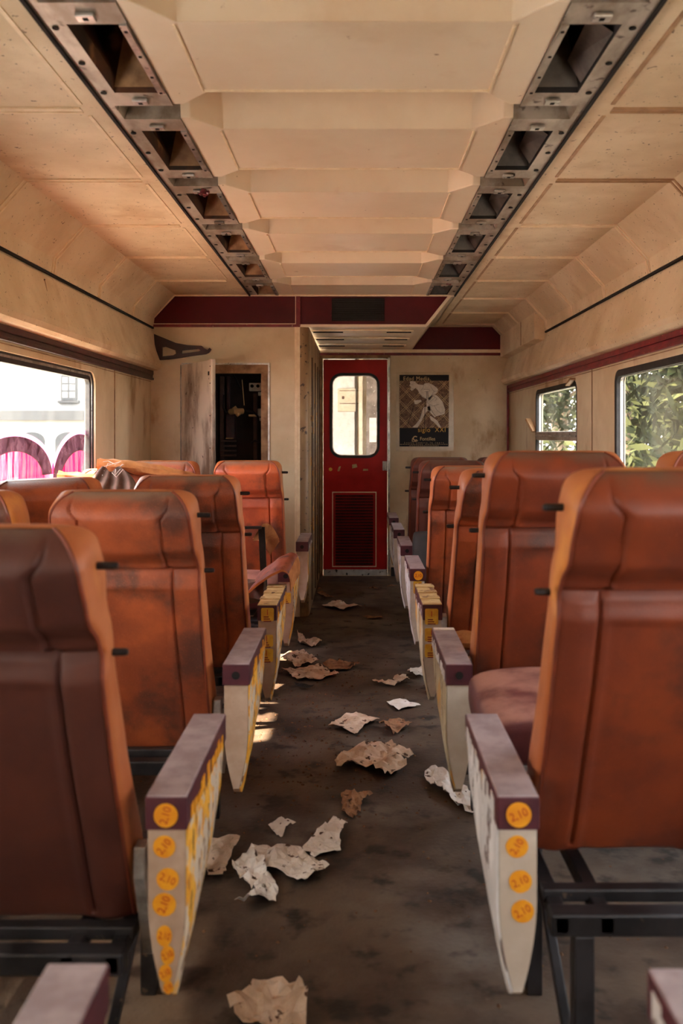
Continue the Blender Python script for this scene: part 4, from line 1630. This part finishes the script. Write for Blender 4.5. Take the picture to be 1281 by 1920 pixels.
armrest('farthest left armrest, dark end, beside the corridor corner', XLA + .01, 5.28, 1, 'wy', GA)
armrest('right armrest at the bottom right corner of the photo, only its pinkish top in view', XRA + .10, .60, -1, 'wy', GB)
armrest('near right armrest with four round orange stickers and peeling white side', XRA, 1.565, -1, 'w', GB, hole=False,
        stickers=((0, .604, .0225, '2,10', -.4), (-.002, .545, .020, '2,10', -1.0), (.004, .483, .0205, '2,10', -.4), (.008, .430, .0205, '2,10', -.5)))
armrest('right armrest, second from the camera, white strip across its far end', XRA, 2.465, -1, 'wy', GB, cap2='strip')
armrest('right armrest, third from the camera, layered yellowed tape on top', XRA, 3.33, -1, 'wy', GB, cap2='tape', hole=False,
        square=((-.004, .590, .05, .06, '1'), (-.004, .52, .05, .05, '1'), (-.004, .46, .05, .05, '1')))
armrest('right armrest, fourth from the camera, one round orange sticker on its plum end', XRA + .005, 4.22, -1, 'w', GB, hole=False,
        stickers=((.003, .602, .022, '2,10', 0),), square=((0, .545, .04, .06, '10'),))
armrest('right armrest, fifth from the camera, plum end with a screw hole', XRA + .005, 5.1, -1, 'w', GB)
armrest('right armrest, second from the far wall, greenish dusty top', XRA, 5.95, -1, 'w', GB)
armrest('farthest right armrest, tiny, close to the red door', XRA, 6.80, -1, 'wy', GB)


# ------------------------------------------------------------------ seat frames
def seat_frame(label, side, yr, zr, group):
    t = empty('seat_frame', (0, yr, 0), label, 'seat frame', group)
    xa, xb = (-.415, -1.42) if side > 0 else (.345, 1.36)
    x0, x1 = min(xa, xb), max(xa, xb)
    mb = MB()
    mb.box(x0, x1, -.10, -.06, zr - .045, zr - .005)
    mb.build('rear_rail', M['frame'], t, bevel=.004)
    mb = MB()
    mb.box(x0, x1, .34, .38, zr - .045, zr - .005)
    mb.build('front_rail', M['frame'], t, bevel=.004)
    mb = MB()
    mb.box(x0, x1, -.03, .0, zr - .02, zr + .004)
    mb.build('upper_rail', M['frame'], t, bevel=.003)
    s = 1 if xb > xa else -1
    for u in (.02, .10, .50, .58, .95):
        mb = MB()
        x = xa + s * u
        mb.box(x - .014, x + .014, -.10, .38, zr - .040, zr - .008)
        mb.build('side_rail', M['frame'], t, bevel=.003)
    for u in (.06, .88):
        for y in (-.08, .36):
            mb = MB()
            x = xa + s * u
            mb.box(x - .018, x + .018, y - .018, y + .018, 0, zr - .045)
            mb.build('leg', M['frame'], t, bevel=.003)
    mb = MB()
    x = xa + s * .06
    mb.beam((x, -.08, .05), (x, .36, zr - .06), .02, .02)
    mb.build('brace', M['frame'], t, bevel=.003)
    return t


for i, y in enumerate((.75, 1.66, 2.58, 3.46, 4.34, 5.24)):
    seat_frame(['dark steel frame on the floor at the bottom left of the photo', 'black steel frame under the nearest left seat', 'black steel frame under the second left seat pair',
                'steel frame under the third left seat pair', 'steel frame under the broken left seat', 'steel frame under the farthest left seat pair'][i], 1, y, .36, 'seat frames left of the aisle')
for i, y in enumerate((.75, 1.66, 2.62, 3.40, 4.40, 5.26, 6.0, 6.9)):
    seat_frame(['dark steel frame on the floor at the bottom right of the photo', 'black steel frame under the nearest right seat, open to the dark floor', 'black steel frame under the second right seat pair',
                'steel frame under the reclined right seat', 'steel frame under the fourth right seat pair', 'steel frame under the fifth right seat pair',
                'steel frame under the farthest right seats', 'empty steel frame beside the far wall, right of the aisle'][i], -1, y, .43 if i in (1, 2, 3) else .36, 'seat frames right of the aisle')

# ------------------------------------------------------------------ papers on the floor
def sheet(name, poly, m_, label, amp=.018, seedv=1.0, cat='paper', group='crumpled papers on the aisle floor', res=.016, fold=30, lift=.004):
    pts = [PF(*p, z=.008) for p in poly]
    c = sum(pts, Vector()) / len(pts)
    rng = random.Random(int(seedv * 97))
    out = []
    for a, b in zip(pts, pts[1:] + pts[:1]):
        n_ = max(1, int((b - a).length / res))
        for k in range(n_):
            p = a.lerp(b, k / n_)
            if k: p += Vector((rng.uniform(-1, 1), rng.uniform(-1, 1), 0)) * res * .28
            out.append(Vector((p.x - c.x, p.y - c.y)))
    nb = len(out)
    xs = [p.x for p in out]; ys = [p.y for p in out]
    def inside(q):
        r_ = False
        j = nb - 1
        for i in range(nb):
            a, b = out[i], out[j]
            if (a.y > q.y) != (b.y > q.y) and q.x < (b.x - a.x) * (q.y - a.y) / (b.y - a.y) + a.x: r_ = not r_
            j = i
        return r_
    inn = []
    y = min(ys)
    while y < max(ys):
        x = min(xs)
        while x < max(xs):
            q = Vector((x + rng.uniform(-.3, .3) * res, y + rng.uniform(-.3, .3) * res))
            if inside(q) and min((q - o_).length for o_ in out) > res * .45: inn.append(q)
            x += res
        y += res
    res_ = delaunay_2d_cdt(out + inn, [(i, (i + 1) % nb) for i in range(nb)], [], 1, 1e-5)
    vs, fs = res_[0], res_[2]
    mb = MB()
    V = []
    for v in vs:
        n1 = noise.noise(Vector((v.x * fold * .5 + seedv, v.y * fold * .3, seedv)))
        n2 = abs(noise.noise(Vector((v.x * fold + 3, v.y * fold * .8, seedv * 2))))
        n3 = abs(noise.noise(Vector((v.x * fold * 2.2 + 3, v.y * fold * 2.0, seedv * 3))))
        V.append((v.x, v.y, lift + amp * max(0, .35 + .9 * n1) + amp * .8 * n2 + amp * .7 * n3))
    for f in fs:
        q = (vs[f[0]] + vs[f[1]] + vs[f[2]]) / 3
        if len(f) == 3:
            mb.face([V[i] for i in f])
    o = mb.build(name, m_)
    o.location = (c.x, c.y, 0)
    so_ = o.modifiers.new('thickness', 'SOLIDIFY')
    so_.thickness = .0012
    so_.offset = 1
    return tag(o, label, cat, group)


PW, PB, PD = M['paper'], M['paper_b'], M['paper_d']
sheet('crumpled_paper', [(475, 1583), (520, 1590), (560, 1588), (575, 1600), (618, 1630), (572, 1665), (530, 1640), (505, 1635), (470, 1602)], PW,
      'wide white spotted tissue in the aisle beside the near left armrest', .022, 1.3)
sheet('crumpled_paper', [(567, 1590), (600, 1562), (625, 1541), (652, 1546), (637, 1575), (640, 1600), (600, 1603), (590, 1610)], PW,
      'white tissue piece pointing up right from the wide spotted one', .020, 2.1)
sheet('crumpled_tissue', [(435, 1630), (470, 1603), (497, 1622), (500, 1648), (522, 1668), (518, 1693), (480, 1704), (440, 1702), (458, 1688), (480, 1680), (465, 1660), (438, 1647)], PW,
      'twisted bright white tissue curling down left of the wide one', .034, 3.7, res=.011, fold=42)
sheet('crumpled_paper', [(385, 1573), (450, 1575), (436, 1605), (418, 1648), (390, 1645)], PB, 'dull white paper half hidden behind the near left armrest', .016, 4.2)
sheet('crumpled_paper', [(425, 1895), (470, 1880), (490, 1855), (530, 1843), (562, 1860), (578, 1890), (575, 1930), (440, 1930)], PB,
      'beige crumpled paper at the bottom edge of the photo', .035, 5.4)
sheet('paper_scrap', [(503, 1547), (522, 1538), (555, 1549), (536, 1557), (530, 1570), (515, 1560)], PW, 'small white scrap above the wide spotted tissue', .014, 6.1, res=.010)
sheet('paper_scrap', [(640, 1497), (658, 1493), (700, 1494), (680, 1503), (676, 1522), (662, 1533), (642, 1525)], PD, 'brown crumpled scrap in the middle of the aisle', .026, 7.7, res=.010)
sheet('crumpled_paper', [(628, 1430), (660, 1405), (690, 1395), (715, 1402), (735, 1395), (748, 1408), (776, 1418), (752, 1428), (763, 1443), (722, 1460), (700, 1448), (675, 1440), (632, 1445)], PB,
      'large stained beige paper in the aisle centre', .028, 8.2)
sheet('crumpled_paper', [(615, 1365), (645, 1345), (668, 1338), (712, 1350), (688, 1360), (668, 1377), (640, 1368)], PB, 'diamond-shaped cream paper above the large stained one', .018, 9.3)
sheet('paper_scrap', [(710, 1360), (735, 1356), (755, 1352), (773, 1364), (755, 1371), (738, 1379), (728, 1370)], PD, 'curled brown paper right of the diamond-shaped one', .026, 10.4, res=.013)
sheet('paper_scrap', [(725, 1317), (750, 1312), (789, 1323), (765, 1327), (748, 1331)], PW, 'flat white paper near the right armrests, above the curled brown one', .012, 11.1)
sheet('paper_scrap', [(698, 1278), (735, 1281), (748, 1270), (762, 1268), (768, 1279), (740, 1286), (710, 1284)], PB, 'long off-white scrap pointing to the right armrests', .020, 12.6)
sheet('paper_scrap', [(764, 1262), (780, 1255), (794, 1253), (794, 1270), (775, 1271)], PW, 'bluish white scrap touching the right armrests', .024, 13.9)
sheet('crumpled_paper', [(527, 1240), (540, 1226), (570, 1222), (598, 1243), (560, 1254), (545, 1248)], PB, 'crumpled grey-beige paper under the left armrests', .030, 14.4)
sheet('crumpled_paper', [(528, 1258), (560, 1256), (600, 1250), (636, 1266), (600, 1275), (560, 1274)], PB, 'long beige paper just in front of the crumpled grey-beige one', .020, 15.5)
sheet('crumpled_paper', [(605, 1247), (625, 1241), (650, 1243), (675, 1246), (655, 1257), (620, 1257)], PD, 'brownish paper right of the long beige one', .020, 16.2)
sheet('paper_scrap', [(558, 1188), (572, 1200), (604, 1206), (590, 1213), (568, 1214), (560, 1204)], PB, 'curved beige scrap farther up the aisle on the left', .030, 17.8)
sheet('paper_scrap', [(604, 1136), (635, 1127), (650, 1133), (680, 1137), (645, 1143)], PB, 'ragged scrap near the red door', .018, 18.5, res=.022)
sheet('paper_scrap', [(680, 1156), (717, 1155), (718, 1158), (690, 1160)], PD, 'thin strip of paper near the red door, right of the ragged scrap', .008, 19.5, res=.02)
sheet('paper_scrap', [(594, 1111), (606, 1110), (628, 1121), (612, 1120)], PD, 'narrow scrap at the left before the door', .012, 20.5, res=.02)
sheet('crumpled_tissue', [(796, 1462), (808, 1448), (830, 1454), (845, 1463), (870, 1478), (885, 1490), (888, 1524), (860, 1514), (835, 1498), (815, 1480)], PW,
      'white tissue under the second right armrest', .034, 21.5, res=.014)
sheet('plastic_scrap', [(550, 1283), (590, 1288), (575, 1292), (560, 1290)], M['under'], 'dark plastic scrap in front of the long beige paper', .012, 22.5, cat='scrap', group='small scraps on the aisle floor')

# crumbs and grime lying on the floor
rr = random.Random(11)
mb = MB()
for i in range(1700):
    if i < 800:
        x, y = rr.gauss(-.2, .28), rr.gauss(3.9, .6)
    else:
        x, y = rr.uniform(-1.3, 1.3), rr.uniform(1.2, 7.7)
    if not (XL + .05 < x < XR - .05): continue
    r_ = rr.uniform(.002, .007) * (1.5 if rr.random() < .12 else 1)
    p0 = Vector((x, y, .0))
    a0 = rr.uniform(0, 6)
    n_ = 5
    base = [(x + r_ * rr.uniform(.6, 1.3) * math.cos(a0 + 2 * PI * k / n_), y + r_ * 1.3 * math.sin(a0 + 2 * PI * k / n_), .0005) for k in range(n_)]
    topp = (x, y, r_ * rr.uniform(.4, 1.0))
    for k in range(n_): mb.face([base[k], base[(k + 1) % n_], topp])
tag(mb.build('crumbs', M['crumb'], weld=False), 'brown crumbs and grit scattered over the aisle floor', 'debris', kind='stuff')

# thin rotten wood bits
for i, (px, py, a, l) in enumerate(((735, 1100, .6, .10), (700, 1104, -.3, .08), (600, 1105, 1.0, .05))):
    p = PF(px, py)
    mb = MB()
    mb.tube([(-l / 2, 0, .006), (0, .01, .012), (l / 2, 0, .006)], [.003, .006, .002], 6)
    o = mb.build('wood_splinter', M['paper_d'])
    o.location = p
    o.rotation_euler = (0, 0, a)
    tag(o, ['thin splinter on the floor at the right foot of the red door', 'thin splinter before the middle of the red door', 'short splinter at the left foot of the red door'][i], 'splinter', 'splinters before the red door')

# ------------------------------------------------------------------ outside
mb = MB()
mb.box(-60, 60, -40, 90, -1.35, -1.10)
tag(mb.build('ground', M['ground']), kind='structure')
# white building beyond the left windows
YBU = 30.0
b = empty('white_building', (-15, YBU, -1.1), 'pale building with an arched window seen through the left window', 'building')
mb = MB()
mb.box(-14, 9.5, 0, 8, 0, 9.0)
mb.build('wall', M['facade'], b)
p = P(130, 727, YBU)
lx, lz = p.x + 15, p.z + 1.1
mb = MB()
arc = [(-.27, -.42), (.27, -.42), (.27, .38)] + [(.27 * math.cos(R(a)), .38 + .12 * math.sin(R(a))) for a in range(20, 180, 20)] + [(-.27, .38)]
mb.prism([(lx + x, -.06, lz + z) for x, z in arc], (0, .06, 0))
f_ = mb.build('window', M['facwin'], b)
mb = MB()
for x in (-.12, .12):
    for z in (-.25, .0, .25):
        mb.box(lx + x - .09, lx + x + .09, -.08, -.05, lz + z - .09, lz + z + .10)
mb.build('pane', M['facade'], f_)
mb = MB()
mb.box(lx - .36, lx + .36, -.14, .0, lz - .52, lz - .44)
mb.build('sill', M['slate'], b)
a_ = empty('low_annex', (-15, 27.5, -1.1), 'low white annex with a grey roof edge, in front of the arched-window building', 'building')
z0 = P(0, 788, 27.5).z + 1.1
z1 = P(0, 770, 27.5).z + 1.1
mb = MB()
mb.box(-12, 8.5, 0, 2.3, 0, z0)
mb.build('wall', M['facade'], a_)
mb = MB()
mb.box(-12, 8.6, -.2, 2.3, z0, z1)
mb.build('roof_edge', M['slate'], a_)
for px in (128, 175, 60):
    q = P(px, 815, 27.5)
    mb = MB()
    x_ = q.x + 15
    pts = [(x_ - .40, z0 - 2.2), (x_ + .40, z0 - 2.2), (x_ + .40, z0 - .65)] + [(x_ + .4 * math.cos(R(t)), z0 - .65 + .28 * math.sin(R(t))) for t in range(15, 180, 15)] + [(x_ - .40, z0 - .65)]
    mb.prism([(x, -.03, z) for x, z in pts], (0, .03, 0))
    mb.build('arched_opening', M['slate'], a_)


def tree(x, y, h, rad, label, seedv, m_, nl=2600, lean=0):
    t = empty('tree', (x, y, -1.1), label, 'tree', 'trees beyond the right windows')
    rng = random.Random(seedv)
    mb = MB()
    mb.tube([(0, 0, 0), (.1 * lean, .1, h * .3), (.5 * lean, .2, h * .6), (.9 * lean, 0, h * .85)], [.14, .12, .08, .03], 8)
    for k in range(9):
        z = h * rng.uniform(.15, .7)
        a = rng.uniform(0, 2 * PI)
        l = rad * rng.uniform(.6, 1)
        mb.tube([(.5 * lean * z / h, 0, z), (l * .5 * math.cos(a), l * .5 * math.sin(a), z + .2), (l * math.cos(a), l * math.sin(a), z + rng.uniform(0, .9))], [.05, .035, .012], 6)
    mb.build('trunk', M['bark'], t, smooth=True)
    mb = MB()
    cl_ = [(rng.gauss(0, rad * .45), rng.gauss(0, rad * .5), h * rng.uniform(.10, 1.0), rng.uniform(.35, .75)) for _ in range(34)]
    for i in range(nl):
        c = cl_[i % len(cl_)]
        d = Vector((rng.gauss(0, 1), rng.gauss(0, 1), rng.gauss(0, 1))) * c[3] * .5
        p = Vector((c[0], c[1], c[2])) + d
        if p.z < .05: p.z = .05 + rng.random() * .3
        s_ = rng.uniform(.05, .11)
        ax = Vector((rng.uniform(-1, 1), rng.uniform(-1, 1), rng.uniform(-1, 1))).normalized()
        bx_ = ax.orthogonal().normalized()
        mb.face([p - ax * s_ * 1.3, p + bx_ * s_ * .5, p + ax * s_ * 1.3, p - bx_ * s_ * .5])
    mb.build('foliage', m_, t, weld=False)
    return t


k = 0
TL = ['olive green tree right outside the big right window', 'dark leafy tree seen through the small right window', 'pale green tree farther along the right side',
      'dark tree behind the first row on the right', 'leaning tree with bare branches beyond the right windows', 'bushy tree beyond the small right window, farthest away',
      'low bushy tree near the right side of the coach', 'tall thin-leaved tree behind the small right window', 'dense dark tree far behind on the right', 'light-leaved tree behind the big right window', 'unseen tree added to shade the near right windows', 'unseen leafy tree added to shade the rear right windows']
for (x, y, h, rad, lean) in ((3.6, 8.5, 5.2, 1.5, .6), (4.2, 13.5, 5.6, 1.9, 0), (5.4, 10.8, 6.5, 1.9, -.5), (4.3, 18.5, 6.0, 2.2, .3), (6.5, 15.5, 7.5, 2.4, 1.0),
                             (5.5, 24, 8, 2.8, 0), (3.8, 5.6, 4.8, 1.4, .2), (8.5, 21, 9, 3.0, 0), (9.0, 13, 8, 2.6, -.3), (7.0, 31, 9, 3.2, 0), (4.0, 2.2, 5.2, 1.6, 0), (4.2, -1.6, 5.4, 1.7, .2)):  # last two are out of view, added to block light from the right
    tree(x, y, h, rad, TL[k], 40 + k, M['leaf'] if k % 2 == 0 else M['leaf2'], lean=lean, nl=5600)
    k += 1
